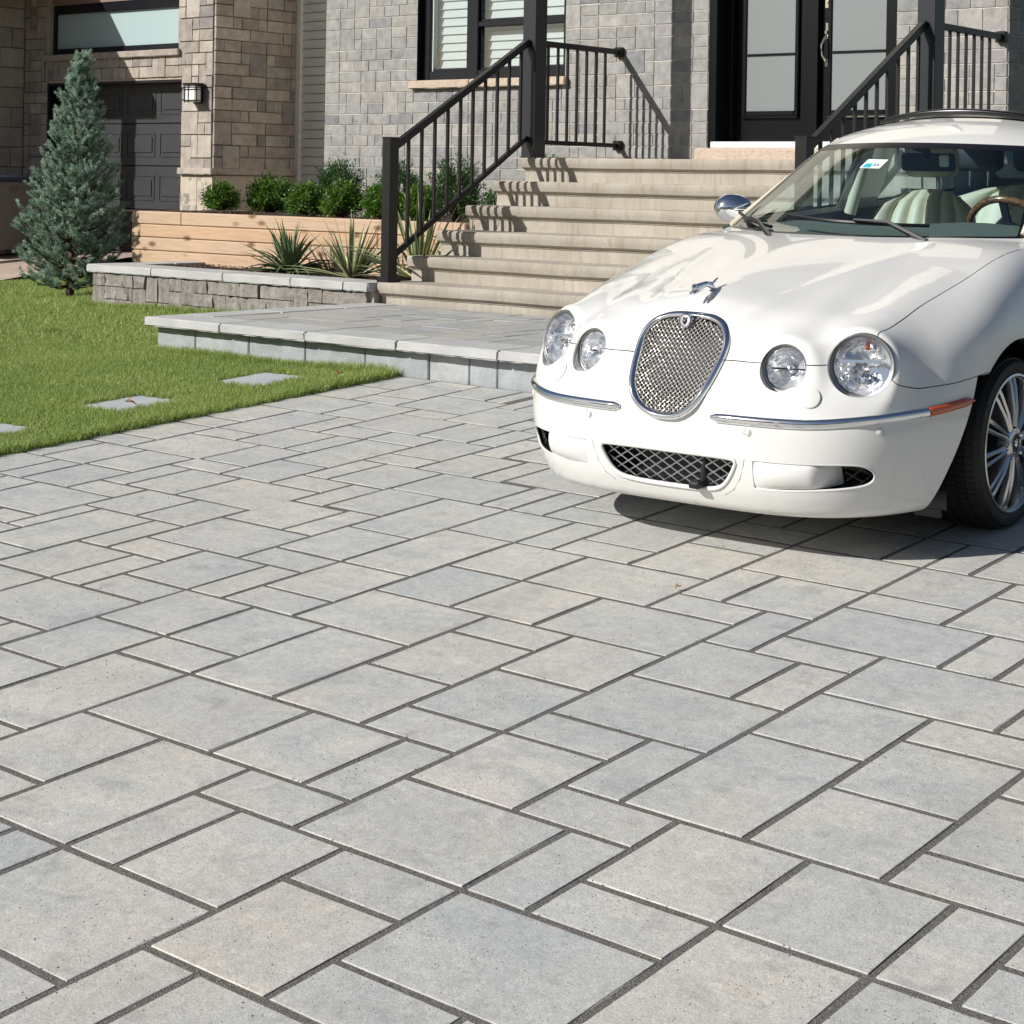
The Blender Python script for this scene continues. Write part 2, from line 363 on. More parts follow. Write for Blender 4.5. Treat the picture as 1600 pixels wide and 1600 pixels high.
FAR = [(-25.4,13.6,-24.4,15.58),(-24.4,13.6,-22.54,15.58),(-25.4,15.58,-23.46,16.57),(-25.4,16.57,-23.46,18.52),(-25.4,18.52,-23.48,19.52),(-25.4,19.52,-23.48,21.55),(-22.54,13.69,-20.58,15.58),(-23.46,15.58,-20.44,17.67),(-23.46,17.67,-21.59,18.57),(-25.4,11.78,-23.53,13.6),(-23.53,11.86,-22.52,13.6),(-22.52,11.78,-20.59,13.69),(-20.59,12.75,-19.61,14.74),(-19.61,12.77,-17.72,14.77),(-20.59,11.78,-18.68,12.75),(-20.58,14.77,-18.6,15.65),(-20.44,15.65,-18.61,17.67),(-18.61,14.79,-16.74,16.73),(-17.72,12.77,-14.86,14.79),(-22.67,10.74,-21.66,11.78),(-21.66,9.81,-18.68,11.78),(-18.68,10.82,-16.77,12.77),(-16.77,10.94,-14.88,12.77),(-18.68,8.85,-17.83,10.82),(-25.4,25.55,-23.49,27.57),(-25.4,23.62,-23.49,25.55),(-25.4,21.55,-22.51,23.62),(-23.49,23.63,-21.56,24.65),(-23.49,24.65,-21.57,26.62),(-23.49,26.62,-21.58,27.6),(-22.51,21.55,-20.48,23.63),(-21.59,19.66,-20.49,21.55),(-21.57,23.64,-18.73,25.63),(-21.58,25.63,-19.77,27.61),(-20.48,22.78,-18.73,23.64),(-20.49,20.79,-17.78,22.78),(-20.49,19.66,-18.66,20.77),(-21.59,17.67,-19.59,19.66),(-19.59,17.67,-18.61,19.66),(-18.73,22.79,-16.6,24.53),(-17.78,20.81,-15.9,22.79),(-18.66,19.7,-16.75,20.79),(-18.61,16.73,-16.74,19.7),(-16.74,18.8,-14.86,20.81),(-16.74,17.86,-14.86,18.8),(-16.74,15.84,-15.83,17.85),(-15.9,20.81,-14.86,22.65),(-16.74,14.79,-14.86,15.84),(-15.83,15.84,-13.82,17.86),(-14.86,13.9,-13.83,15.84),(-13.83,13.94,-11.98,15.96),(-13.82,15.96,-10.89,17.87),(-14.86,17.87,-12.92,19.88),(-12.92,17.87,-12.14,19.92),(-14.86,19.88,-13.79,21.62),(-16.6,22.79,-15.74,24.08),(-23.48,18.57,-21.59,21.55),(-14.88,12,-12.95,13.9)]
rt = random.Random(3)
SIZES = [(3, 2), (2, 3), (2, 2), (2, 2), (2, 1), (1, 2)]
def fill(i0, j0, i1, j1, occ, tiles, order=None):
    cells = [(i, j) for j in range(j0, j1) for i in range(i0, i1)]
    for (i, j) in cells:
        if (i, j) in occ: continue
        opts = SIZES[:]; rt.shuffle(opts); ok = None
        for (w, h) in opts + [(1, 1)]:
            if i + w > i1 or j + h > j1: continue
            if all((i + a, j + b) not in occ for a in range(w) for b in range(h)):
                ok = (w, h); break
        w, h = ok
        tiles.append((i, j, i + w, j + h))
        for a in range(w):
            for b in range(h): occ[i + a, j + b] = len(tiles) - 1
def trim(t, others):
    a, b, c, d = t
    for (p, q, r_, s_) in others:
        ox, oy = min(c, r_) - max(a, p), min(d, s_) - max(b, q)
        if ox > 0 and oy > 0:
            if ox < oy:
                if (a + c) < (p + r_): c = min(c, p)
                else: a = max(a, r_)
            else:
                if (b + d) < (q + s_): d = min(d, q)
                else: b = max(b, s_)
    return (a, b, c, d)
tiles = list(TILES)
for t in FAR: tiles.append(trim(t, TILES))
for i in range(-26, 10):
    for j in range(0, 29):
        if any(t[0] < i + .5 < t[2] and t[1] < j + .5 < t[3] for t in tiles[len(TILES):]): occ[i, j] = 0
fixed = list(tiles); loose = []
fill(-26, -20, 26, 28, occ, loose)
for t in loose:
    t = trim(t, fixed)
    if t[2] - t[0] > .3 and t[3] - t[1] > .3: tiles.append(t)
for k in range(len(tiles)):                                      # let cut stones grow until they meet their neighbours
    for sd in range(4):
        a, b, c, d = tiles[k]; best = .62
        for j, (p, q, r_, s_) in enumerate(tiles):
            if j == k or p > c + 1 or r_ < a - 1 or q > d + 1 or s_ < b - 1: continue
            if sd in (0, 2): ov = min(d, s_) - max(b, q); gap_ = (a - r_) if sd == 0 else (p - c)
            else: ov = min(c, r_) - max(a, p); gap_ = (b - s_) if sd == 1 else (q - d)
            if ov > .02 and gap_ > -.02: best = min(best, max(0, gap_))
        if .01 < best < .62:
            t = list(tiles[k]); t[sd] += -best if sd < 2 else best; tiles[k] = tuple(t)
# merge single 1x1 leftovers into a neighbour is not needed: real layouts carry small cut stones
def paver_mesh(w, h, variant, gap=.0182, th=.05, mat=None):
    bm = bmesh.new(); W, H = w - gap, h - gap
    def ring(ins, z, jit):
        pts = []
        for (x, y) in ((-1, -1), (0, -1), (1, -1), (1, 0), (1, 1), (0, 1), (-1, 1), (-1, 0)):
            r_ = random.uniform(-jit, jit); r2 = random.uniform(-jit, jit)
            pts.append(bm.verts.new((x * (W / 2 - ins) + (r_ if x else 0), y * (H / 2 - ins) + (r2 if y else 0), z)))
        return pts
    a = ring(0, -th, .0); b = ring(0, -.003, .0016); c = ring(.0006, -.0009, .0016); d = ring(.0022, 0, .0012)
    for A, B in ((a, b), (b, c), (c, d)):
        for k in range(8): bm.faces.new((A[k], A[(k+1) % 8], B[(k+1) % 8], B[k]))
    bm.faces.new(d)
    me = bpy.data.meshes.new('paver'); bm.normal_update(); bm.to_mesh(me); bm.free(); me.materials.append(mat or M_PAVER); return me
def visible(P, m=60):
    """rough test: is a world point inside the picture (1600 px), with margin"""
    d = Vector(P) - Vector((0, 0, EYE)); s_, c_ = math.sin(TH), math.cos(TH)
    X = c_ * d.x + s_ * d.y; D = -s_ * d.x + c_ * d.y
    if D < .3: return False
    px = X / D * 2690 + 1082; py = -d.z / D * 2690 + 286
    return -m < px < 1600 + m and -m < py < 1600 + m
pm = {}; stuffV = []; stuffF = []; nobj = 0
for (a, b, c, d) in tiles:
    x0 = max(-6.865, U0 + a * MM); x1 = U0 + c * MM; y0 = V0 + b * MM; y1 = min(6.672, V0 + d * MM)
    if x1 - x0 < .04 or y1 - y0 < .04: continue
    cx, cy = (x0 + x1) / 2, (y0 + y1) / 2
    key = (round(x1 - x0, 3), round(y1 - y0, 3))
    vis = any(visible((x, y, gz(x, y)), 20) for x in (x0, cx, x1) for y in (y0, cy, y1))
    if not vis and not (-9 < cx < 4 and -5.5 < cy < 6.7): continue
    vlist = pm.setdefault(key, [])
    if len(vlist) < 3: vlist.append(paver_mesh(*key, len(vlist)))
    me = random.choice(vlist)
    if vis and nobj < 300:
        o = bpy.data.objects.new('paver', me); C.objects.link(o); o.parent = drive
        o.location = (cx, cy, random.uniform(-.0004, .0012)); o.rotation_euler = (random.uniform(-.0015, .0015), random.uniform(-.0015, .0015), random.uniform(-.004, .004))
        nobj += 1
    else:
        W, H, t_ = key[0]/2-.006, key[1]/2-.006, 0
        n0 = len(stuffV)
        stuffV += [(cx-W, cy-H, -.05), (cx+W, cy-H, -.05), (cx+W, cy+H, -.05), (cx-W, cy+H, -.05), (cx-W, cy-H, 0), (cx+W, cy-H, 0), (cx+W, cy+H, 0), (cx-W, cy+H, 0)]
        stuffF += [(n0+4, n0+5, n0+6, n0+7), (n0, n0+1, n0+5, n0+4), (n0+1, n0+2, n0+6, n0+5), (n0+2, n0+3, n0+7, n0+6), (n0+3, n0, n0+4, n0+7)]
print('pavers', nobj, len(stuffF) // 5)
if stuffV:
    o = link_mesh('paver_field', np_mesh('paver_field', stuffV, np.array(stuffF)), M_PAVER, drive); o['kind'] = 'stuff'

# ------------------------------------------------------------------ terrace in front of the steps
terr = box('terrace', -8.96, -4.6, 6.70, 8.50, .2, .664, M_SAND); terr['kind'] = 'structure'
sx = [-8.985, -8.617, -8.122, -7.628, -7.13, -6.635, -6.338, -6.136, -5.75, -5.45, -5.0, -4.6]
for a, b in zip(sx, sx[1:]):
    o = box('riser_block', a + .003, b - .003, 6.672 + random.uniform(-.003, .003), 6.76, .38, .634, M_RISER, terr, .006)
yy = 6.69
for i in range(4): box('riser_block', -8.985 + random.uniform(-.003, .003), -8.9, 6.765 + i * .44, 6.765 + (i + 1) * .44 - .005, .35, .634, M_RISER, terr, .006)
def coping(x0, x1, y0, y1, z0, z1, parent, name='coping_stone'):
    """rock-faced edge: gridded block with rough sides"""
    bm = bmesh.new(); add_box(bm, x0, x1, y0, y1, z0, z1); bmesh.ops.recalc_face_normals(bm, faces=bm.faces)
    bmesh.ops.bevel(bm, geom=list(bm.edges), offset=.007, segments=2, affect='EDGES')
    ls = [e for e in bm.edges if e.calc_length() > .2]
    bmesh.ops.subdivide_edges(bm, edges=ls, cuts=12, use_grid_fill=True)
    for v in bm.verts:
        if v.co.z < z1 - .002: v.co.y += random.uniform(-.004, .003); v.co.x += random.uniform(-.003, .003)
    return bm_obj(name, bm, M_COPING, parent, 60)
cxs = [-9.03, -8.301, -7.55, -6.812, -6.065, -5.33, -4.6]
for a, b in zip(cxs, cxs[1:]): coping(a + .002, b - .002, 6.60, 6.90, .634, .690, terr)
cys = [6.90, 7.45, 8.0, 8.49]
for a, b in zip(cys, cys[1:]): coping(-9.03, -8.74, a + .002, b - .002, .634, .690, terr)
occ2 = {}; t2 = []; pm2 = {}
fill(0, 0, 25, 10, occ2, t2)
for (a, b, c, d) in t2:
    x0, x1 = -8.735 + a * .165, -8.735 + c * .165; y0, y1 = 6.905 + b * .1585, 6.905 + d * .1585
    key = (round(x1 - x0, 3), round(y1 - y0, 3)); vlist = pm2.setdefault(key, [])
    if len(vlist) < 3: vlist.append(paver_mesh(*key, 0, .009, .05, M_PAVER2))
    o = bpy.data.objects.new('paver', random.choice(vlist)); C.objects.link(o); o.parent = terr
    o.location = ((x0 + x1) / 2, (y0 + y1) / 2, .689 + random.uniform(-.002, .001)); o.rotation_euler = (random.uniform(-.004, .004), random.uniform(-.004, .004), 0)

# ------------------------------------------------------------------ steps
stairs = empty('front_steps', (-7.2, 8.5, .69), label='wide beige concrete front steps climbing from the terrace to the door', cat='steps')
def child_w(o, parent):
    """parent with o's mesh given in world coordinates"""
    o.parent = parent; o.matrix_parent_inverse = parent.matrix_world.inverted() if parent.parent else Matrix.Translation(-Vector(parent.location)) if parent.rotation_euler[:] == (0, 0, 0) else parent.matrix_basis.inverted()
    return o
TZ = [.836, 1.015, 1.196, 1.380, 1.562, 1.746]; TY = [8.478, 8.765, 9.058, 9.355, 9.655, 9.966]
zb = .60
for k in range(6):
    y, z = TY[k], TZ[k]; z0 = TZ[k-1] - .03 if k else zb
    back = TY[k + 1] + .1 if k < 5 else 11.13
    prof = [(y, z), (y, z - .064), (y + .010, z - .076), (y + .046, z - .094), (y + .050, z0), (back, z0), (back, z)]
    o = extrude_profile('step', prof, -8.96 + .001 * (k % 2), -5.36 + .001 * k, M_STEP, None, 40, 0, 45, .009)
    for v in o.data.vertices:                                  # cast concrete is never dead straight
        v.co.z += .0018 * math.sin(v.co.x * 2.1 + k * 1.7) * (1 if v.co.y < y + .05 else 0) + .002 * math.sin(v.co.x * 7 + k) * .5
        v.co.y += .002 * math.sin(v.co.x * 3.3 + k * 2.1)
    child_w(o, stairs)

# ------------------------------------------------------------------ railings and porch columns
def railing(xc, label, hide=False):
    r = empty('stair_railing', (xc, 8.56, TZ[0]), label=label, cat='railing', group='black metal stair railings')
    def P(o): return child_w(o, r)
    P(box('newel_post', xc - .043, xc + .043, 8.52, 8.604, TZ[0] + .003, 1.855, M_BLACK, None, .004))
    P(box('base_plate', xc - .06, xc + .06, 8.50, 8.622, TZ[0] + .0, TZ[0] + .035, M_BLACK, None, .004))
    P(box('post_cap', xc - .046, xc + .046, 8.517, 8.607, 1.852, 1.862, M_BLACK, None, .002))
    y0, y1 = 8.604, 9.997
    zt0, zt1, zb0, zb1 = 1.80, 2.645, 1.02, 1.905
    P(bar('handrail', (xc, y0, zt0), (xc, y1, zt1), .05, .05, M_BLACK))
    P(bar('bottom_rail', (xc, y0, zb0), (xc, y1, zb1), .04, .035, M_BLACK))
    n = 10
    for i in range(1, n + 1):
        t_ = i / (n + .6); y = y0 + (y1 - y0) * t_
        P(box('baluster', xc - .010, xc + .010, y - .010, y + .010, zb0 + (zb1 - zb0) * t_ + .01, zt0 + (zt1 - zt0) * t_ - .012, M_BLACK))
    # level return to the house wall
    ya, yb = 10.135, 11.13
    P(bar('handrail', (xc, ya, 2.645), (xc, yb, 2.645), .045, .045, M_BLACK))
    P(bar('bottom_rail', (xc, ya, 1.872), (xc, yb, 1.872), .035, .035, M_BLACK))
    for i in range(7):
        y = ya + .10 + i * .118
        P(box('baluster', xc - .009, xc + .009, y - .009, y + .009, 1.885, 2.63, M_BLACK))
    for z in (2.645, 1.872): P(box('wall_bracket', xc - .04, xc + .04, 11.10, 11.147, z - .04, z + .04, M_BLACK, None, .006))
    return r
railing(-8.925, 'black metal railing on the left side of the steps, in front of the window')
railing(-5.46, 'black metal railing on the right side of the steps, behind the car roof')
for xc, lb in ((-8.918, 'square charcoal porch column at the left top of the steps'), (-5.45, 'square charcoal porch column at the right top of the steps')):
    c_ = empty('porch_column', (xc, 10.067, TZ[5]), label=lb, cat='column', group='porch columns')
    child_w(box('shaft', xc - .067, xc + .067, 10.0, 10.134, TZ[5] + .001, 4.6, M_POST, None, .004), c_)
    child_w(box('base_trim', xc - .0705, xc + .0705, 9.9965, 10.1375, TZ[5] + .0015, TZ[5] + .012, M_POST), c_)

# ------------------------------------------------------------------ masonry
STONE_ME = {}
def stone_mesh(mat, var, rough):
    """unit block, rough front (-y)"""
    key = (mat.name, var, rough)
    if key in STONE_ME: return STONE_ME[key]
    bm = bmesh.new(); nx, nz = 4, 2
    rr = random.Random(hash((var, rough)) & 0xffff)
    G_ = [[None] * (nz + 3) for _ in range(nx + 3)]
    xs = [-.5, -.5] + [-.5 + i / nx for i in range(1, nx)] + [.5, .5]; zs = [-.5, -.5] + [-.5 + i / nz for i in range(1, nz)] + [.5, .5]
    G = []
    for i, x in enumerate(xs):
        row = []
        for j, z in enumerate(zs):
            e = i in (0, len(xs) - 1) or j in (0, len(zs) - 1)
            if e: row.append(bm.verts.new((x, .5, z)))
            else:
                k = .97 if (i in (1, len(xs) - 2) or j in (1, len(zs) - 2)) else 1
                y = -.5 + (.11 * rough if k < 1 else 0) + rr.uniform(-.26, .26) * rough
                row.append(bm.verts.new((x * (.985 if i in (1, len(xs) - 2) else 1), y, z * (.96 if j in (1, len(zs) - 2) else 1))))
        G.append(row)
    for i in range(len(xs) - 1):
        for j in range(len(zs) - 1):
            q = [G[i][j], G[i+1][j], G[i+1][j+1], G[i][j+1]]
            try: bm.faces.new(q)
            except ValueError: pass
    bmesh.ops.recalc_face_normals(bm, faces=bm.faces)
    me = bpy.data.meshes.new('stone'); bm.to_mesh(me); bm.free(); shade(me, 25); me.materials.append(mat)
    STONE_ME[key] = me; return me
def masonry(parent, origin, udir, width, height, mw, mh, opts, openings, mat, depth=.03, joint=.008, rough=1.0, limit=300, seed=1, name='stone', vis_only=True, pinv=None):
    """stones on the vertical plane origin + u*udir + z; outward normal = udir x z (rotated); openings (u0,z0,u1,z1)"""
    rr = random.Random(seed); nu, nz = int(round(width / mw)), int(round(height / mh)); occ = {}; st = []
    def blocked(i, j):
        u0, u1, z0, z1 = i * mw, (i + 1) * mw, j * mh, (j + 1) * mh
        return any(u0 < o[2] - .4 * mw and u1 > o[0] + .4 * mw and z0 < o[3] - .4 * mh and z1 > o[1] + .4 * mh for o in openings)
    for j in range(nz):
        for i in range(nu):
            if (i, j) in occ or blocked(i, j): continue
            os_ = opts[:]; rr.shuffle(os_)
            for (w, h) in os_ + [(1, 1)]:
                if i + w <= nu and j + h <= nz and all((i+a, j+b) not in occ and not blocked(i+a, j+b) for a in range(w) for b in range(h)): break
            for a in range(w):
                for b in range(h): occ[i+a, j+b] = 1
            st.append((i, j, w, h))
    ud = Vector(udir); rz = math.atan2(ud.y, ud.x); nrm = Vector((ud.y, -ud.x, 0))
    items = []
    for (i, j, w, h) in st:
        u0, u1, z0, z1 = i * mw, min(width, (i + w) * mw), j * mh, min(height, (j + h) * mh)
        for o in openings:                                      # trim to openings, and run up to them
            if z0 < o[3] - .02 and z1 > o[1] + .02:
                if 0 < o[0] - u1 < mw * .65: u1 = o[0]
                if 0 < u0 - o[2] < mw * .65: u0 = o[2]
            if z0 < o[3] - .01 and z1 > o[1] + .01 and u0 < o[2] and u1 > o[0]:
                if (u0 + u1) / 2 < (o[0] + o[2]) / 2 and u1 - o[0] < mw * .6: u1 = o[0]
                elif (u0 + u1) / 2 > (o[0] + o[2]) / 2 and o[2] - u0 < mw * .6: u0 = o[2]
                elif (z0 + z1) / 2 < (o[1] + o[3]) / 2: z1 = min(z1, o[1])
                else: z0 = max(z0, o[3])
        if u1 - u0 < .03 or z1 - z0 < .03: continue
        c = Vector(origin) + ud * ((u0 + u1) / 2) + Vector((0, 0, (z0 + z1) / 2))
        if vis_only and not visible(c, 40): continue
        items.append(((u1 - u0), (z1 - z0), c))
    items.sort(key=lambda q: -q[0] * q[1])
    sv, sf = [], []
    for k, (w, h, c) in enumerate(items):
        d = depth * rr.uniform(.85, 1.15)
        pos = c + nrm * (d / 2 - .002)
        if k < limit:
            o = bpy.data.objects.new(name, stone_mesh(mat, rr.randrange(6), rough)); C.objects.link(o)
            o.parent = parent
            o.location = pos - Vector(parent.matrix_basis.translation) if pinv is None else pinv @ pos
            o.rotation_euler = (0, 0, rz); o.scale = (w - joint, d, h - joint)
            if rr.random() < .5: o.rotation_euler = (0, math.pi, rz)
        else:
            n0 = len(sv)
            for (x, y, z) in ((-.5, .5, -.5), (.5, .5, -.5), (.5, .5, .5), (-.5, .5, .5), (-.49, -.5, -.48), (.49, -.5, -.48), (.49, -.5, .48), (-.49, -.5, .48)):
                sv.append(pos + ud * (x * (w - joint)) + nrm * (-y * d) + Vector((0, 0, z * (h - joint))))
            sf += [(n0+4, n0+5, n0+6, n0+7), (n0, n0+1, n0+5, n0+4), (n0+1, n0+2, n0+6, n0+5), (n0+2, n0+3, n0+7, n0+6), (n0+3, n0, n0+4, n0+7)]
    if sv:
        o = link_mesh('small_stones', np_mesh('small_stones', [tuple(v) for v in sv], np.array(sf)), mat); o['kind'] = 'stuff'; child_w(o, parent)
    print('masonry', parent.name, len(items))

# ------------------------------------------------------------------ the house
house = empty('house', (-9.0, 11.5, 1.2), label='house with a grey stone front, black double doors and a black framed window', cat='house')
YW = 11.15
def H(o): return child_w(o, house)
# openings: window recess x -11.29..-9.53, z 2.43..3.9 ; door x -8.02..-6.32, z 1.85..4.1
def wallbox(x0, x1, z0, z1, y0=YW, y1=YW + .35): H(box('wall', x0, x1, y0, y1, z0, z1, M_MORTAR))
wallbox(-12.52, -11.29, .2, 6.5); wallbox(-11.29, -9.53, .2, 2.46); wallbox(-9.53, -8.03, .2, 6.5); wallbox(-11.29, -9.53, 3.9, 6.5)
wallbox(-8.03, -6.32, .2, 1.745); wallbox(-6.32, -5.42, .2, 6.5); wallbox(-8.03, -6.32, 4.1, 6.5)
H(box('wall', -5.78, -5.42, YW + .352, YW + 9, .2, 6.5, M_MORTAR)); H(box('wall', -12.52, -12.2, YW + .352, YW + 9, .2, 6.5, M_MORTAR))
H(box('roof', -12.9, -5.0, YW - .4, YW + 9.4, 6.502, 6.7, simple('roof_shingle', g(.05), .9)))
OP = [(1.23, 1.26, 2.99, 2.9), (4.49, .3, 6.20, 2.9)]
masonry(house, (-12.52, YW, 1.17), (1, 0, 0), 7.10, 2.5, .0986, .0995, [(2, 1), (3, 1), (2, 1), (1, 1), (2, 2), (2, 1), (3, 1), (2, 1)], OP, M_STONE_GREY, .009, .0055, .5, 300, 5)
masonry(house, (-5.42, YW, 1.17), (0, 1, 0), 1.2, 2.5, .1, .0995, [(2, 1), (3, 1), (4, 1)], [], M_STONE_GREY, .009, .0055, .5, 40, 6)
# window
win = H(box('window', -11.288, -9.532, YW + .20, YW + .28, 2.462, 3.898, M_ROOMDARK))
winI = Matrix.Translation(-Vector(house.location))
def sub(o, par):
    o.parent = par; o.matrix_parent_inverse = (par.parent.matrix_basis @ par.matrix_parent_inverse @ par.matrix_basis).inverted() if par.parent else par.matrix_basis.inverted()
    return o
for (a, b, c, d) in ((-11.288, -11.20, 2.47, 3.89), (-9.60, -9.532, 2.47, 3.89), (-10.735, -10.60, 2.47, 3.89)):
    sub(box('frame', a, b, YW + .05, YW + .19, c, d, M_FRAME, None, .004), win)
for (a, b, z0, z1) in ((-11.2, -10.735, 2.47, 2.545), (-10.6, -9.6, 2.47, 2.545), (-10.6, -9.6, 2.93, 2.975)):
    sub(box('frame', a, b, YW + .055, YW + .185, z0, z1, M_FRAME, None, .004), win)
for (a, b, z0, z1) in ((-11.2, -10.735, 2.545, 3.88), (-10.6, -9.6, 2.545, 2.93), (-10.6, -9.6, 2.975, 3.88)):
    sub(box('sash', a, a + .022, YW + .08, YW + .125, z0, z1, M_WHITE if a < -11 else M_FRAME), win); sub(box('sash', b - .022, b, YW + .08, YW + .125, z0, z1, M_FRAME), win)
    sub(box('sash', a + .022, b - .022, YW + .08, YW + .125, z0, z0 + .022, M_FRAME), win)
    sub(box('pane', a + .022, b - .022, YW + .095, YW + .101, z0 + .022, z1, M_GLASS), win)
    z = z0 + .03; bl = 0
    while z < z1 - .05:
        o = box('blind_slat', a + .03, b - .01, -.006, .006, -.043, .043, M_BLIND); o.location = (0, YW + .165, z + .045); o.rotation_euler = (R(-14), 0, 0)
        sub(o, win); z += .0765
sub(box('reveal', -11.292, -11.287, YW - .012, YW + .2, 2.462, 3.9, M_FRAME), win)
ws_ = [(-11.36, -10.60), (-10.597, -9.90), (-9.897, -9.49)]
for a, b in ws_: sub(coping(a, b, YW - .06, YW + .06, 2.385, 2.459, None, 'sill'), win).data.materials.clear()
for o in win.children:
    if o.name.startswith('sill'): o.data.materials.append(M_SILL)
# doors: recessed black entrance
H(box('door_frame', -8.028, -7.955, YW + .0, YW + .32, 1.86, 4.09, M_DOOR, None, .004)); H(box('door_frame', -6.385, -6.322, YW + .0, YW + .32, 1.86, 4.09, M_DOOR, None, .004))
H(box('door_frame', -7.955, -7.90, YW + .14, YW + .32, 1.86, 4.09, M_DOOR, None, .004))
H(box('door_sill', -7.99, -6.36, YW - .02, YW + .24, 1.853, 1.905, M_WHITE, None, .006))
H(box('door_step', -8.10, -6.25, YW - .09, YW + .32, 1.749, 1.852, M_SILL, None, .012))
def door(x0, x1, handle):
    d = H(box('door', x0, x1, YW + .20, YW + .245, 1.908, 4.08, M_DOOR, None, .003))
    gx0, gx1 = x0 + .105, x1 - .125
    zs = [2.145, 2.60, 3.075, 3.55, 4.0]
    for a, b in zip(zs, zs[1:]): sub(box('glass', gx0, gx1, YW + .188, YW + .199, a + .008, b - .008, M_FROST), d)
    for z in zs[1:-1]: sub(box('muntin', gx0 + .001, gx1 - .001, YW + .172, YW + .199, z - .0075, z + .0075, M_DOOR, None, .003), d)
    for (a, b, c, e) in ((gx0 - .035, gx0, 2.11, 4.04), (gx1, gx1 + .035, 2.11, 4.04), (gx0 + .0005, gx1 - .0005, 2.11, 2.152)):
        sub(box('molding', a, b, YW + .174, YW + .199, c, e, M_DOOR, None, .006), d)
    sub(box('molding', gx0 - .035, gx1 + .035, YW + .168, YW + .199, 2.098, 2.112, M_NICKEL if handle else M_DOOR, None, .003), d)
    if handle:
        hx = x0 + .062
        h_ = sub(box('handle', hx - .022, hx + .022, YW + .186, YW + .199, 2.70, 2.835, M_NICKEL, None, .006), d)
        for bmk in (0,):
            bm = bmesh.new(); add_tube(bm, [(hx, YW + .185, 2.73), (hx - .004, YW + .15, 2.71), (hx - .012, YW + .12, 2.64), (hx - .006, YW + .128, 2.57), (hx, YW + .16, 2.535), (hx, YW + .186, 2.53)], [.011, .012, .011, .01, .01, .012], 8)
            add_box(bm, hx - .017, hx + .017, YW + .184, YW + .199, 2.49, 2.545)
            add_box(bm, hx - .009, hx + .009, YW + .16, YW + .188, 2.745, 2.765)
            bmesh.ops.recalc_face_normals(bm, faces=bm.faces); sub(bm_obj('handle_grip', bm, M_NICKEL, None, 40), d)
            bm = bmesh.new(); add_box(bm, hx - .024, hx + .024, YW + .188, YW + .199, 2.945, 3.045)
            add_lathe(bm, [(0.0001, .02), (.013, .02), (.015, 0)], 16, Matrix.Translation((hx, YW + .188, 2.99)) @ Matrix.Rotation(R(90), 4, 'X'))
            bmesh.ops.recalc_face_normals(bm, faces=bm.faces); sub(bm_obj('deadbolt', bm, M_NICKEL, None, 40), d)
    return d
door(-7.895, -7.205, False); door(-7.10, -6.39, True)
H(box('door_post', -7.203, -7.102, YW + .15, YW + .25, 1.908, 4.08, M_DOOR, None, .003))
H(box('wall', -7.95, -6.39, YW + .36, YW + .4, 1.8, 4.1, M_ROOMDARK))
# porch canopy above the frame would shade the doors: the photograph shows its columns only

# ------------------------------------------------------------------ neighbour house with garage
nb = empty('neighbour_house', (-16.5, 12.0, .6), label='neighbouring house with tan stone walls, a dark garage door and a frosted strip window', cat='house')
YG = 11.7
def N(o): return child_w(o, nb)
DX0, DX1, DZ0, DZ1 = -17.88, -15.40, .70, 2.60
WX0, WX1, WZ0, WZ1 = -18.0, -15.47, 2.93, 3.47
for (a, b, c, d) in ((-18.34, DX0, .3, 6.0), (DX1, -14.90, .3, 6.0), (DX0, DX1, DZ1, 2.90), (DX0, WX0 + .12, 2.9, 6), (WX1, DX1, 2.9, 6), ):
    if b - a > .01: N(box('wall', a, b, YG + .012, YG + .35, c, d, M_MORTAR_D))
N(box('wall', -15.2, -14.885, YG + .352, YG + 1.11, .3, 6.0, M_MORTAR_D))
N(box('wall', -18.3, -14.95, YG + 1.2, YG + 9, .3, 6.0, M_MORTAR_D))
OPN = [(.46, 0, 2.94, 1.60), (.40, 1.86, 2.87, 4.0)]
masonry(nb, (-18.34, YG + .012, 1.0), (1, 0, 0), 3.455, 2.8, .115, .125, [(1, 1), (2, 1), (1, 1), (2, 2), (2, 1), (1, 2)], OPN, M_STONE_TAN, .026, .006, .55, 300, 21)
masonry(nb, (-14.885, YG + .0, 1.64), (0, 1, 0), 1.10, 2.1, .115, .125, [(2, 1), (3, 1), (4, 1), (1, 1), (3, 1), (2, 2)], [], M_STONE_TAN, .026, .006, .5, 300, 22)
for (x0, x1, y0, y1) in ((-15.40, -14.83, YG - .06, YG + .03), (-14.90, -14.83, YG + .032, YG + 1.1)):
    o = coping(x0, x1, y0, y1, 1.575, 1.645, None, 'ledge'); o.data.materials.clear(); o.data.materials.append(M_STONE_TAN); N(o)
M_BASEBLOCK = mat_stone('base_block', [(.47, .41, .33), (.43, .37, .30)], .8, 6, .3, .006)
for i in range(3):
    z0 = .75 + i * .275
    N(box('base_block', -15.395, -15.12, YG - .012, YG + .0115, z0, z0 + .268, M_BASEBLOCK, None, .004)); N(box('base_block', -15.115, -14.862, YG - .012, YG + .0115, z0, z0 + .268, M_BASEBLOCK, None, .004))
    N(box('base_block', -14.884, -14.858, YG + .012, YG + .55, z0, z0 + .268, M_BASEBLOCK, None, .004)); N(box('base_block', -14.884, -14.858, YG + .555, YG + 1.1, z0, z0 + .268, M_BASEBLOCK, None, .004))
# siding at the end of the gap between the houses
N(box('corner_trim', -14.885, -14.80, YG + 1.105, YG + 1.2, .6, 6, M_SIDING))
z = .9; 
while z < 4.2:
    M_ = Matrix.Translation((0, YG + 1.155, z)) @ Matrix.Rotation(R(17), 4, 'X')
    N(box('siding_board', -14.80, -12.53, -.006, .006, 0, .0915, M_SIDING, None, 0, 1, M_)); z += .0995
N(box('wall', -14.80, -12.53, YG + 1.18, YG + 1.3, .3, 6, M_MORTAR_D))
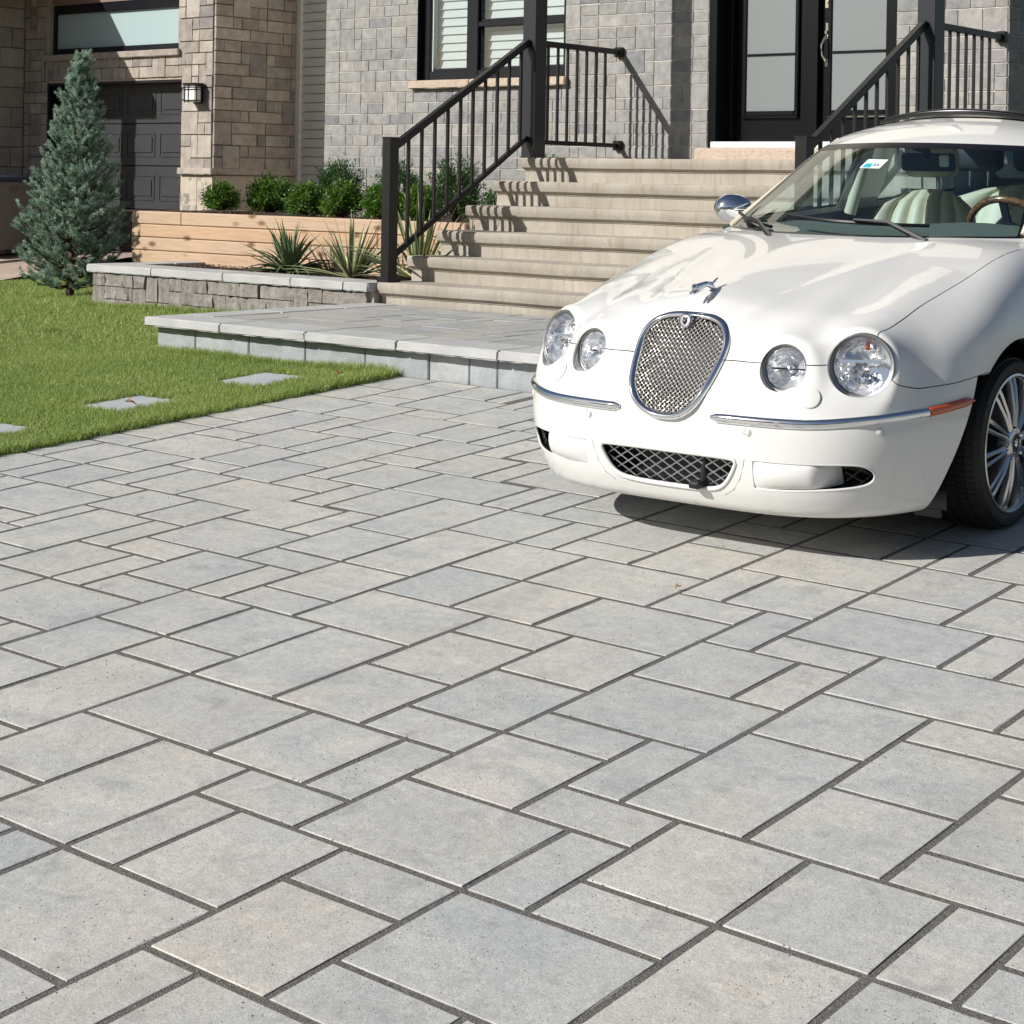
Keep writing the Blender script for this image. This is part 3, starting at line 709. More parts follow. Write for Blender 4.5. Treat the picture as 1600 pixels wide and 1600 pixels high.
# garage door: sections with raised panels
gd = N(box('garage_door', DX0, DX1 , YG + .18, YG + .22, DZ0, DZ1, M_GARAGE))
sec = [.70, 1.175, 1.66, 2.13, 2.60]
for a, b in zip(sec, sec[1:]):
    s_ = sub(box('section', DX0 + .002, DX1 - .002, YG + .15, YG + .179, a + .004, b - .004, M_GARAGE, None, .006), gd)
    x = DX0 + .10
    while x < DX1 - .2:
        for (p, q, r_, t_) in ((x, x + .52, a + .10, a + .118), (x, x + .52, b - .118, b - .10), (x, x + .018, a + .118, b - .118), (x + .502, x + .52, a + .118, b - .118)):
            sub(box('panel_rim', p, q, YG + .143, YG + .149, r_, t_, M_GARAGE, None, .002), gd)
        sub(box('panel', x + .05, x + .47, YG + .140, YG + .149, a + .15, b - .15, M_GARAGE, None, .004), gd)
        x += .60
N(box('door_lintel', DX0, DX1, YG + .0, YG + .14, DZ1 - .03, DZ1 + .0, M_BLACK)); N(box('door_jamb', DX0 - .002, DX0 + .03, YG + .0, YG + .149, DZ0, DZ1 - .031, M_BLACK))
# strip window over the garage
gw = N(box('window', WX0 + .12, WX1, YG + .2, YG + .25, 2.90, 3.52, M_ROOMDARK))
for (a, b, c, d) in ((WX0, WX0 + .15, 2.935, 3.50), (WX1 - .03, WX1, 2.935, 3.50), (WX0 + .15, WX1 - .03, 2.935, 3.0), (WX0 + .15, WX1 - .03, 3.40, 3.50)):
    sub(box('frame', a, b, YG + .06, YG + .16, c, d, M_FRAME, None, .004), gw)
sub(box('pane', WX0 + .15, WX1 - .03, YG + .10, YG + .11, 3.0, 3.40, M_FROST2), gw)
N(box('cladding', WX0 - .02, WX1 + .0, YG + .05, YG + .17, 3.505, 4.6, M_WOODPANEL)); N(box('cladding', WX0 - .02, WX1, YG + .171, YG + .3, 4.6, 6, M_WOODPANEL))
o = coping(-17.95, -15.43, YG - .05, YG + .06, 2.855, 2.927, None, 'sill'); o.data.materials.clear(); o.data.materials.append(M_STONE_TAN); N(o)
# lamp on the wall
lamp = empty('wall_lamp', (-15.10, YG - .02, 2.43), label='small black framed wall lantern with white glass beside the garage door', cat='lamp')
M_LAMPG = simple('lamp_glass', (.80, .78, .74, 1), .35)
child_w(box('back_plate', -15.17, -15.03, YG - .038, YG - .021, 2.33, 2.54, M_BLACK, None, .003), lamp)
child_w(box('lamp_glass', -15.20, -15.01, YG - .14, YG - .04, 2.345, 2.515, M_LAMPG, None, .012), lamp)
for z in (2.36, 2.475, 2.50, 2.525): child_w(box('band', -15.207, -15.003, YG - .147, YG - .04, z - .005, z + .005, M_BLACK), lamp)
for x in (-15.175, -15.115): child_w(box('strip', x - .004, x + .004, YG - .148, YG - .141, 2.335, 2.535, M_BLACK), lamp)
for y in (-.12, -.06): child_w(box('strip', -15.009, -15.001, YG + y - .004, YG + y + .004, 2.335, 2.535, M_BLACK), lamp)
child_w(box('cap', -15.212, -14.998, YG - .15, YG - .022, 2.531, 2.545, M_BLACK, None, .003), lamp)

# next property: projecting block wall in its own shade, with porch slab and post
pw = empty('side_house', (-18.6, 11.0, .6), label='projecting block wall of the next house, in shade at the left edge', cat='house')
child_w(box('wall', -18.9, -18.37, 9.98, YG + .3, .3, 6.2, M_MORTAR_D), pw)
masonry(pw, (-18.37, 9.98, .7), (0, 1, 0), 1.72, 3.1, .155, .232, [(3, 1), (3, 1), (2, 1)], [], M_STONE_BLOCK, .03, .006, .4, 300, 31)
child_w(box('wall', -22, -18.901, 9.99, 16, .3, 6.2, M_MORTAR_D), pw)
child_w(box('porch_roof', -21, -17.27, 9.72, 11.6, 3.72, 3.9, M_BLACK), pw)
child_w(box('porch_post', -17.80, -17.62, 9.74, 9.90, .5, 3.719, M_BLACK), pw)

# wheelie bin
bin_ = empty('garbage_bin', (-17.75, 10.9, .66), label='brown wheeled garbage bin with a dark lid against the shaded wall', cat='bin')
M_BIN = simple('bin_plastic_brown', (.17, .15, .14, 1), .5); M_LID = simple('bin_lid', (.05, .06, .085, 1), .4)
def taper(name, cx, cy, w0, d0, w1, d1, z0, z1, mat, bev=.02):
    bm = bmesh.new(); v = []
    for (w, d, z) in ((w0, d0, z0), (w1, d1, z1)):
        v.append([bm.verts.new((cx + sx * w / 2, cy + sy * d / 2, z)) for sx, sy in ((-1, -1), (1, -1), (1, 1), (-1, 1))])
    for k in range(4): bm.faces.new((v[0][k], v[0][(k+1) % 4], v[1][(k+1) % 4], v[1][k]))
    bm.faces.new(v[0][::-1]); bm.faces.new(v[1]); bmesh.ops.recalc_face_normals(bm, faces=bm.faces)
    bmesh.ops.bevel(bm, geom=list(bm.edges), offset=bev, segments=3, affect='EDGES'); return bm_obj(name, bm, mat, None, 40)
bx, by = -17.66, 11.0
child_w(taper('body', bx, by, .50, .55, .60, .66, .70, 1.43, M_BIN), bin_)
child_w(box('rim', bx - .32, bx + .32, by - .35, by + .35, 1.41, 1.46, M_BIN, None, .015), bin_)
child_w(taper('lid', bx, by, .64, .70, .52, .56, 1.461, 1.53, M_LID), bin_)
child_w(tube('handle', [(bx - .2, by + .36, 1.47), (bx - .2, by + .41, 1.5), (bx + .2, by + .41, 1.5), (bx + .2, by + .36, 1.47)], .014, M_LID), bin_)
for s_ in (-1, 1):
    bm = bmesh.new(); add_lathe(bm, [(.001, -.02), (.10, -.02), (.10, .02), (.001, .02)], 20, Matrix.Translation((bx + s_ * .25, by + .24, .76)) @ Matrix.Rotation(R(90), 4, 'Y'))
    bmesh.ops.recalc_face_normals(bm, faces=bm.faces); child_w(bm_obj('wheel', bm, M_LID, None, 40), bin_)
for s_ in (-1, 1): child_w(bar('grip', (bx + .31, by + s_ * .03 - .05, 1.33), (bx + .325, by + s_ * .03 - .02, 1.40), .012, .012, M_BIN), bin_)

# neighbour's driveway
heightfield('side_driveway', np.linspace(-24, -15.9, 8), np.linspace(-6, 11.9, 36), lambda x, y: (SA * y - .20) if y < 9.5 else (.42 + (y - 9.5) * .13 if y < 11.6 else .695), M_BEIGE_DRIVE)

# ------------------------------------------------------------------ planter in front, timber bed behind
pl = empty('planter_wall', (-10.6, 8.45, .55), label='low split-face stone planter wall with a pale coping beside the steps', cat='planter')
child_w(box('wall', -12.19, -8.975, 8.47, 8.69, .3, .765, M_MORTAR_D), pl); child_w(box('wall', -12.19, -11.98, 8.691, 9.36, .3, .765, M_MORTAR_D), pl)
masonry(pl, (-12.20, 8.47, .46), (1, 0, 0), 3.22, .302, .076, .1007, [(2, 1), (3, 1), (2, 2), (2, 1), (2, 2), (3, 1)], [], M_SPLIT, .05, .003, .8, 300, 41, 'block')
masonry(pl, (-12.19, 9.36, .46), (0, -1, 0), .9, .302, .076, .1007, [(2, 1), (3, 1), (2, 2)], [], M_SPLIT, .05, .004, 1.6, 300, 42, 'block', False)
cx_ = [-12.27, -11.42, -10.55, -9.78, -9.22, -8.972]
for a, b in zip(cx_, cx_[1:]): child_w(coping(a + .001, b - .0015, 8.405, 8.72, .768, .832, None), pl)
for a, b in ((8.721, 9.04), (9.041, 9.355)): child_w(coping(-12.27, -11.95, a, b - .002, .768, .831, None), pl)
bed = heightfield('planting_bed', np.linspace(-11.96, -8.965, 40), np.linspace(8.71, 9.372, 14), lambda x, y: .800 + .012 * math.sin(x * 9 + y * 5) + random.uniform(-.008, .008), M_MULCH)
ub = heightfield('raised_bed', np.linspace(-13.0, -8.965, 50), np.linspace(9.45, 11.9, 30), lambda x, y: 1.22 + .015 * math.sin(x * 4 + y * 3) + random.uniform(-.012, .012), M_MULCH)
ub2 = heightfield('raised_bed', np.linspace(-14.86, -13.0, 12), np.linspace(10.2, 12.85, 14), lambda x, y: 1.20 + random.uniform(-.012, .012), M_MULCH)
# bark chips
bm = bmesh.new(); rb = random.Random(5)
for _ in range(2600):
    if rb.random() < .6: x, y, z = rb.uniform(-11.9, -9.0), rb.uniform(8.73, 9.34), .806
    else: x, y, z = rb.uniform(-12.9, -9.0), rb.uniform(9.5, 11.0), 1.23
    l, w = rb.uniform(.012, .04), rb.uniform(.004, .011)
    M_ = Matrix.Translation((x, y, z + rb.uniform(0, .014))) @ Euler((rb.uniform(-.5, .5), rb.uniform(-.5, .5), rb.uniform(0, 6.28))).to_matrix().to_4x4()
    vv = [bm.verts.new(M_ @ Vector(p)) for p in ((-l/2, -w/2, 0), (l/2, -w/2*.6, .002), (l/2*.9, w/2, 0), (-l/2, w/2, .003))]
    bm.faces.new(vv)
def mat_chip():
    t = NT('bark_chip'); r = t.noise(t.pos(), 60, 1); t.bsdf(t.ramp(r, [(.3, (.02, .012, .009, 1)), (.5, (.075, .045, .032, 1)), (.7, (.26, .17, .12, 1))]), .95); return t.m
tag(bm_obj('bark_chips', bm, mat_chip()), 'scattered dark bark chips covering the planting beds', 'mulch', kind='stuff')
tb = empty('timber_wall', (-11.0, 9.4, .8), label='retaining wall of four stacked new timbers behind the yucca plants', cat='retaining wall')
th_ = .1145
rows = [(.79, [(-13.02, -12.90), (-12.895, -10.2), (-10.195, -8.965)]), (.79 + th_, [(-13.02, -10.9), (-10.895, -8.965)]),
        (.79 + 2 * th_, [(-13.02, -12.90), (-12.895, -9.9), (-9.895, -8.965)]), (.79 + 3 * th_, [(-13.02, -12.33), (-12.325, -8.965)])]
for k, (z, segs) in enumerate(rows):
    for (a, b) in segs:
        short = b - a < .2
        child_w(box('timber', a, b, 9.372 + random.uniform(-.004, .004) + (.004 if short else 0), 9.372 + (1.2 if short else .10), z, z + th_ - .004, M_TIMBER, None, .008), tb)
for k in (1, 3): child_w(box('timber', -13.022, -12.92, 9.474, 10.6, .79 + k * th_, .79 + (k + 1) * th_ - .004, M_TIMBER, None, .008), tb)

# ------------------------------------------------------------------ lawn
xs = np.linspace(-15.95, -6.872, 76); ys = np.linspace(-6, 8.47, 110)
lawn = heightfield('lawn', xs, ys, lambda x, y: lawn_z(x, y) - .012, M_SOIL)
heightfield('lawn', np.linspace(-15.95, -12.0, 24), np.linspace(8.47, 11.6, 14), lambda x, y: lawn_z(x, y) - .012, M_SOIL)
SS = [(-7.47, 6.22), (-7.475, 5.38), (-7.49, 4.55), (-7.49, 3.7), (-7.49, 2.86)]
for k, (x, y) in enumerate(SS):
    o = box('stepping_stone', -.20, .20, -.20, .20, -.05, .001, M_STEPSTONE, None, .006)
    o.location = (x, y, lawn_z(x, y)); o.rotation_euler = (math.atan(.065), -math.atan(.012), R([1.5, -2, 2, 0, 1][k]))
    tag(o, ['square grey stepping stone in the lawn, nearest the terrace', 'square grey stepping stone in the lawn, second from the terrace', 'square grey stepping stone in the lawn, cut by the left edge of the picture', 'square grey stepping stone in the lawn, fourth from the terrace', 'square grey stepping stone in the lawn, farthest from the terrace'][k], 'stepping stone', 'stepping stones along the driveway')
def blades(n, xr, yr, hmin, hmax, wid, keep):
    x = rng.uniform(*xr, n); y = rng.uniform(*yr, n)
    k = keep(x, y); x, y = x[k], y[k]; n = len(x)
    clump = .5 + .5 * np.sin(x * 3.1 + 1.3 * np.sin(y * 2.3)) * np.sin(y * 2.7 + np.sin(x * 1.9))
    h = rng.uniform(hmin, hmax, n) * (.75 + .4 * clump); a = rng.uniform(0, 2 * np.pi, n); lean = rng.uniform(.1, .75, n) * h; la = rng.uniform(0, 2 * np.pi, n)
    z = .49 + .012 * (x + 7) + np.where(y < 6.68, .065, .04) * (y - 6.68) - np.clip(.03 * (-12.2 - x), 0, .06) - .012; w = wid * rng.uniform(.7, 1.3, n)
    dx, dy = np.cos(a) * w / 2, np.sin(a) * w / 2; lx, ly = np.cos(la) * lean, np.sin(la) * lean
    V = np.stack([np.stack([x - dx, y - dy, z], 1), np.stack([x + dx, y + dy, z], 1), np.stack([x + dx * .7 + lx * .4, y + dy * .7 + ly * .4, z + h * .6], 1), np.stack([x - dx * .7 + lx * .4, y - dy * .7 + ly * .4, z + h * .6], 1), np.stack([x + lx, y + ly, z + h], 1)], 1).reshape(-1, 3)
    i = np.arange(n) * 5
    F = np.concatenate([np.stack([i, i + 1, i + 2], 1), np.stack([i, i + 2, i + 3], 1), np.stack([i + 3, i + 2, i + 4], 1)])
    return V, F
def keep(x, y):
    k = np.ones(len(x), bool)
    k &= ~((x > -8.99) & (y > 6.655)); k &= ~((x > -12.27) & (y > 8.43))
    k &= (x + .6 * np.sin(y * 40) * .02) < -6.86
    for sx_, sy_ in SS: k &= ~((np.abs(x - sx_) < .19 + .015 * np.sin(y * 60)) & (np.abs(y - sy_) < .19 + .015 * np.sin(x * 55)))
    k &= ((x + 13.66) / .34) ** 2 + ((y - 9.10) / .24) ** 2 > 1
    return k
V1, F1 = blades(330000, (-10.2, -6.86), (3.6, 6.72), .022, .050, .0034, keep)
V2, F2 = blades(260000, (-15.95, -8.6), (5.4, 11.2), .022, .050, .0044, lambda x, y: keep(x, y) & ~((x > -13.05) & (y > 9.36)))
V3, F3 = blades(30000, (-13.8, -6.86), (-2, 3.6), .03, .05, .009, keep)
V4, F4 = blades(16000, (-6.94, -6.825), (3.6, 6.66), .025, .075, .0034, lambda x, y: keep(x - .03, y))
V5, F5 = blades(7000, (-9.0, -6.95), (6.60, 6.675), .03, .085, .0036, lambda x, y: np.ones(len(x), bool))
V6, F6 = blades(5000, (-12.3, -9.0), (8.32, 8.42), .03, .09, .0045, lambda x, y: np.ones(len(x), bool))
Vs, Fs, o_ = [], [], 0
for V, F in ((V1, F1), (V2, F2), (V3, F3), (V4, F4), (V5, F5), (V6, F6)): Vs.append(V); Fs.append(F + o_); o_ += len(V)
def mat_grass():
    t = NT('grass_blade'); p = t.pos()
    n1 = t.noise(p, 1.6, 4, .6, .5); n2 = t.noise(p, 130, 2)
    c = t.ramp(n1, [(.32, (.16, .29, .05, 1)), (.5, (.28, .39, .085, 1)), (.66, (.46, .50, .17, 1))])
    c = t.mix(.75, c, t.ramp(n2, [(.3, (.055, .13, .02, 1)), (.52, (.32, .43, .10, 1)), (.68, (.80, .76, .40, 1))]))
    b = t.bsdf(c, .5, spec=.35)
    tl = t.n('ShaderNodeBsdfTranslucent'); t.l(c, tl.inputs['Color']); mx = t.n('ShaderNodeMixShader'); mx.inputs[0].default_value = .35
    t.l(b.outputs[0], mx.inputs[1]); t.l(tl.outputs[0], mx.inputs[2]); t.l(mx.outputs[0], t.out.inputs['Surface']); return t.m
o = link_mesh('grass', np_mesh('grass', np.concatenate(Vs), np.concatenate(Fs)), mat_grass())
tag(o, 'short green lawn grass', 'grass', kind='stuff')
# grains of jointing grit scattered over the paving
gn = 9000; gx_ = rng.uniform(-6.8, -.6, gn); gy_ = rng.uniform(1.6, 6.4, gn)
near = rng.uniform(0, 1, gn) < .6
fu = (gx_ - U0) / MM; fv = (gy_ - V0) / MM                       # pull most grains towards the joints
gx_ = np.where(near & (rng.uniform(0, 1, gn) < .5), U0 + np.round(fu) * MM + rng.normal(0, .012, gn), gx_); gy_ = np.where(near & (rng.uniform(0, 1, gn) < .5), V0 + np.round(fv) * MM + rng.normal(0, .012, gn), gy_)
gs_ = rng.uniform(.0010, .0024, gn); gzz = SA * gy_ - SB * gx_
base_ = np.array([[-1, -.7, 0], [1, -.6, 0], [.1, 1, 0], [0, 0, 1.1]]); an = rng.uniform(0, 6.28, gn); ca, sa_ = np.cos(an), np.sin(an)
GV_ = np.stack([np.stack([gx_ + gs_ * (b[0] * ca - b[1] * sa_), gy_ + gs_ * (b[0] * sa_ + b[1] * ca), gzz + gs_ * b[2]], 1) for b in base_], 1).reshape(-1, 3); gi = np.arange(gn) * 4
tag(link_mesh('grit', np_mesh('grit', GV_, np.concatenate([np.stack([gi, gi+1, gi+3], 1), np.stack([gi+1, gi+2, gi+3], 1), np.stack([gi+2, gi, gi+3], 1)])), M_SAND), 'loose grains of jointing grit on the paving', 'grit', kind='stuff')
# unseen post past the left edge, added to cast a thin shadow on the lawn
plx, ply = -11.17, 6.01
spost = empty('shadow_post', (plx, ply, lawn_z(plx, ply)), label='slim dark unseen post added in the lawn beyond the left edge to cast a thin shadow', cat='post')
tube('stake', [(0, 0, -.05), (0, 0, .78)], .014, M_BLACK, spost, 10)
bm = bmesh.new(); add_lathe(bm, [(.014, .70), (.035, .72), (.035, .80), (.075, .80), (.05, .835), (.0005, .85)], 20); bmesh.ops.recalc_face_normals(bm, faces=bm.faces); bm_obj('post_head', bm, M_BLACK, spost, 40)
# fallen leaves at the lawn edge and on the paving
M_LEAF = simple('dry_leaf', (.34, .21, .11, 1), .8)
for k, (x, y, s_, lb) in enumerate(((-3.175, 4.29, .018, 'tiny orange-brown leaf scrap lying in a paving joint in front of the car'), (-6.98, 6.34, .034, 'dry brown leaf lying on the grass by the terrace wall'), (-7.24, 5.22, .034, 'curled brown leaf on the grass beside the second stepping stone'), (-7.34, 4.50, .038, 'brown leaf on the grass at the left edge of the picture'))):
    bm = bmesh.new(); pts = [(0, -1), (.45, -.4), (.35, .2), (.6, .5), (.15, .6), (0, 1.1), (-.2, .6), (-.6, .45), (-.35, .15), (-.45, -.45)]
    c0 = bm.verts.new((0, 0, .012)); vv = [bm.verts.new((a * s_, b * s_, .03 * abs(a) + rb.uniform(0, .012))) for a, b in pts]
    for i in range(len(vv)): bm.faces.new((c0, vv[i], vv[(i+1) % len(vv)]))
    o = bm_obj('leaf', bm, M_LEAF); o.location = (x, y, lawn_z(x, y) + .045 if x < -6.87 else gz(x, y) + .006); o.rotation_euler = (.4, -.3, rb.uniform(0, 6)); tag(o, lb, 'leaf', 'fallen leaves')

# ------------------------------------------------------------------ plants
def mat_leaf(name, cols, scale=14, trans=.3, rough=.45, spec=.4):
    t = NT(name); n1 = t.noise(t.pos(), scale, 3, .6)
    c = t.ramp(n1, [(.28 + .44 * i / (len(cols) - 1), (*c_, 1)) for i, c_ in enumerate(cols)])
    b = t.bsdf(c, rough, spec=spec); tl = t.n('ShaderNodeBsdfTranslucent'); t.l(c, tl.inputs['Color']); mx = t.n('ShaderNodeMixShader'); mx.inputs[0].default_value = trans
    t.l(b.outputs[0], mx.inputs[1]); t.l(tl.outputs[0], mx.inputs[2]); t.l(mx.outputs[0], t.out.inputs['Surface']); return t.m
M_BOX = mat_leaf('boxwood_leaf', [(.03, .09, .010), (.08, .18, .020), (.22, .34, .05)], 30)
M_YEW = mat_leaf('yew_needle', [(.025, .075, .017), (.05, .125, .03), (.095, .18, .05)], 26)
M_SPRUCE = mat_leaf('spruce_needle', [(.12, .21, .14), (.32, .44, .345), (.58, .68, .57)], 14, .28, .55)
M_TWIG = simple('twig_bark', (.10, .065, .04, 1), .9)
M_YUC = None
def orient(d):
    """(n,3) unit dirs -> two perpendicular unit vectors"""
    ref = np.where(np.abs(d[:, 2:3]) > .9, np.array([[1., 0, 0]]), np.array([[0, 0, 1.]]))
    s = np.cross(d, ref); s /= np.linalg.norm(s, axis=1, keepdims=True); return s, np.cross(s, d)
def leaf_quads(P, D, L, W, roll):
    """diamond leaves from P along D"""
    s, u = orient(D); c, q = np.cos(roll)[:, None], np.sin(roll)[:, None]; side = s * c + u * q; nn = -s * q + u * c
    L = L[:, None]; W = W[:, None]
    V = np.stack([P, P + D * L * .5 + side * W * .5 + nn * L * .06, P + D * L, P + D * L * .5 - side * W * .5 + nn * L * .06], 1).reshape(-1, 3)
    i = np.arange(len(P)) * 4
    return V, np.stack([i, i + 1, i + 2, i + 3], 1)
def unit(v): return v / np.linalg.norm(v, axis=1, keepdims=True)
def shrub(loc, w, d, h, seed, mat, label, group, twigs=150, per=30, leaf=(.027, .013), up=.35, loose=.12):
    rs = np.random.default_rng(seed)
    t = empty('shrub', loc, label=label, cat='shrub', group=group)
    D = unit(rs.normal(size=(twigs * 3, 3))); D = D[D[:, 2] > -.72][:twigs]
    rad = rs.uniform(.72, 1.0 + loose, len(D))
    tip = D * np.array([w / 2, d / 2, h * .52]) * rad[:, None] + np.array([0, 0, h * .5])
    bm = bmesh.new()
    for p in tip[::3]: add_tube(bm, [(0, 0, 0), tuple(p * .5 + np.array([0, 0, .02])), tuple(p * .95)], [.006, .004, .002], 4)
    child = bm_obj('stems', bm, M_TWIG, t)
    Ps, Ds = [], []
    for p, dd in zip(tip, D):
        a = np.array([0, 0, h * .42]); n = per; f = rs.uniform(.35, 1.0, n) ** .5
        base = a + (p - a) * f[:, None] + rs.normal(size=(n, 3)) * .018
        dr = unit(dd * .8 + np.array([0, 0, up]) + rs.normal(size=(n, 3)) * .65)
        Ps.append(base); Ds.append(dr)
    P, D_ = np.concatenate(Ps), np.concatenate(Ds); n = len(P)
    V, F = leaf_quads(P, D_, leaf[0] * rs.uniform(.7, 1.3, n), leaf[1] * rs.uniform(.7, 1.3, n), rs.uniform(0, 6.28, n))
    link_mesh('foliage', np_mesh('foliage', V, F), mat, t)
    return t
GB = 'small round boxwood shrubs in the raised bed'
zb_ = 1.215
shrub((-13.28, 10.55, zb_), .33, .33, .29, 1, M_BOX, 'round boxwood shrub at the left end of the raised bed', GB)
shrub((-12.56, 10.55, zb_), .43, .41, .34, 2, M_BOX, 'widest round boxwood shrub, with light green tips, second from the left in the raised bed', GB, 210)
shrub((-11.58, 10.10, zb_), .33, .33, .29, 3, M_BOX, 'round boxwood shrub, third from the left in the raised bed', GB)
shrub((-11.05, 10.05, zb_), .35, .34, .30, 4, M_BOX, 'round boxwood shrub behind the first yucca, fourth from the left in the raised bed', GB)
shrub((-10.50, 10.00, zb_), .33, .33, .29, 5, M_BOX, 'round boxwood shrub left of the railing newel post', GB)
shrub((-9.99, 9.95, zb_), .31, .31, .29, 6, M_BOX, 'round boxwood shrub right of the railing newel post', GB)
GY = 'upright dark evergreen shrubs at the house wall'
shrub((-11.85, 10.72, zb_), .40, .38, .50, 11, M_YEW, 'taller dark evergreen shrub at the left corner of the grey house', GY, 150, 30, (.032, .009), .8, .25)
shrub((-11.05, 10.68, zb_), .38, .36, .48, 12, M_YEW, 'taller dark evergreen shrub under the left end of the window sill', GY, 140, 30, (.032, .009), .8, .25)
shrub((-9.72, 10.05, zb_), .40, .38, .50, 13, M_YEW, 'tall dark evergreen shrub seen through the stair balusters', GY, 160, 32, (.032, .009), .8, .3)
shrub((-9.25, 10.62, zb_), .26, .28, .52, 14, M_YEW, 'small evergreen shrub showing above the upper steps, against the wall', GY, 90, 26, (.032, .009), 1.0, .25)
shrub((-9.20, 9.95, zb_), .20, .24, .28, 15, M_YEW, 'smallest evergreen shrub, tucked against the side of the middle steps', GY, 50, 22, (.03, .009), 1.0, .25)

# yucca plants
def mat_yucca():
    t = NT('yucca_leaf'); uvn = t.n('ShaderNodeUVMap'); sx_ = t.n('ShaderNodeSeparateXYZ'); t.l(uvn.outputs[0], sx_.inputs[0])
    e = t.math('ABSOLUTE', t.math('SUBTRACT', sx_.outputs[0], .5))
    n = t.noise(t.pos(), 12, 2)
    green = t.ramp(n, [(.3, (.05, .10, .04, 1)), (.7, (.11, .18, .085, 1))])
    vr = t.n('ShaderNodeAttribute', attribute_name='varie')
    c = t.mix(t.math('MULTIPLY', t.ramp(e, [(.22, 0), (.30, 1)]), vr.outputs['Fac']), green, (.60, .60, .30, 1))
    t.bsdf(c, .45, spec=.4); return t.m
M_YUC = mat_yucca()
def yucca(loc, n, L, seed, label, varie, droop=.35, wid=.034, low=0.0):
    rs = random.Random(seed); t = empty('yucca_plant', loc, label=label, cat='plant', group='spiky yucca plants in the planter')
    for k in range(n):
        f = (k + .5) / n
        el = R(rs.uniform(6, 30) if rs.random() < .30 + low else rs.uniform(32, 86)); az = k * 2.399 + rs.uniform(-.4, .4)
        l = L * rs.uniform(.65, 1.05); segs = 7; V, F, UV = [], [], []
        dirv = Vector((math.cos(az) * math.cos(el), math.sin(az) * math.cos(el), math.sin(el))); p = Vector((math.cos(az) * .02, math.sin(az) * .02, .01))
        side = dirv.cross(Vector((0, 0, 1))); side = side.normalized() if side.length > .05 else Vector((1, 0, 0))
        side = (Matrix.Rotation(rs.uniform(-.5, .5), 3, dirv) @ side)
        dr = droop * rs.uniform(.1, 1.3) * (1.4 if el < .6 else .8)
        for s_ in range(segs + 1):
            u = s_ / segs; w = wid * (.55 + .9 * u if u < .45 else (1 - u) * 1.72) * .5 + .0008
            nrm = side.cross(dirv).normalized()
            V += [p - side * w + nrm * w * .45, p.copy(), p + side * w + nrm * w * .45]; UV += [(0, u), (.5, u), (1, u)]
            dirv = (dirv + Vector((0, 0, -dr / segs * (u * 2)))).normalized(); p = p + dirv * (l / segs)
        for s_ in range(segs):
            b = s_ * 3; F += [(b, b+1, b+4, b+3), (b+1, b+2, b+5, b+4)]
        me = np_mesh('leaf', [tuple(v) for v in V], np.array(F), 60)
        uvl = me.uv_layers.new(name='UVMap')
        for lp in me.loops: uvl.data[lp.index].uv = UV[lp.vertex_index]
        at = me.attributes.new('varie', 'FLOAT', 'POINT'); at.data.foreach_set('value', [varie * rs.uniform(.5, 1)] * len(V))
        link_mesh('leaf', me, M_YUC, t)
    return t
yucca((-10.53, 9.04, .80), 100, .45, 3, 'dense green yucca with drooping outer leaves, leftmost in the planter', .15, 1.1, .034, .15)
yucca((-9.76, 8.98, .80), 44, .52, 5, 'open spiky yucca with stiff pale striped leaves left of the newel post', .75, .15, .032, .05)
yucca((-9.16, 9.10, .80), 62, .70, 8, 'tall yellow-edged yucca behind the stair railing', 1.0, .2, .036, .1)

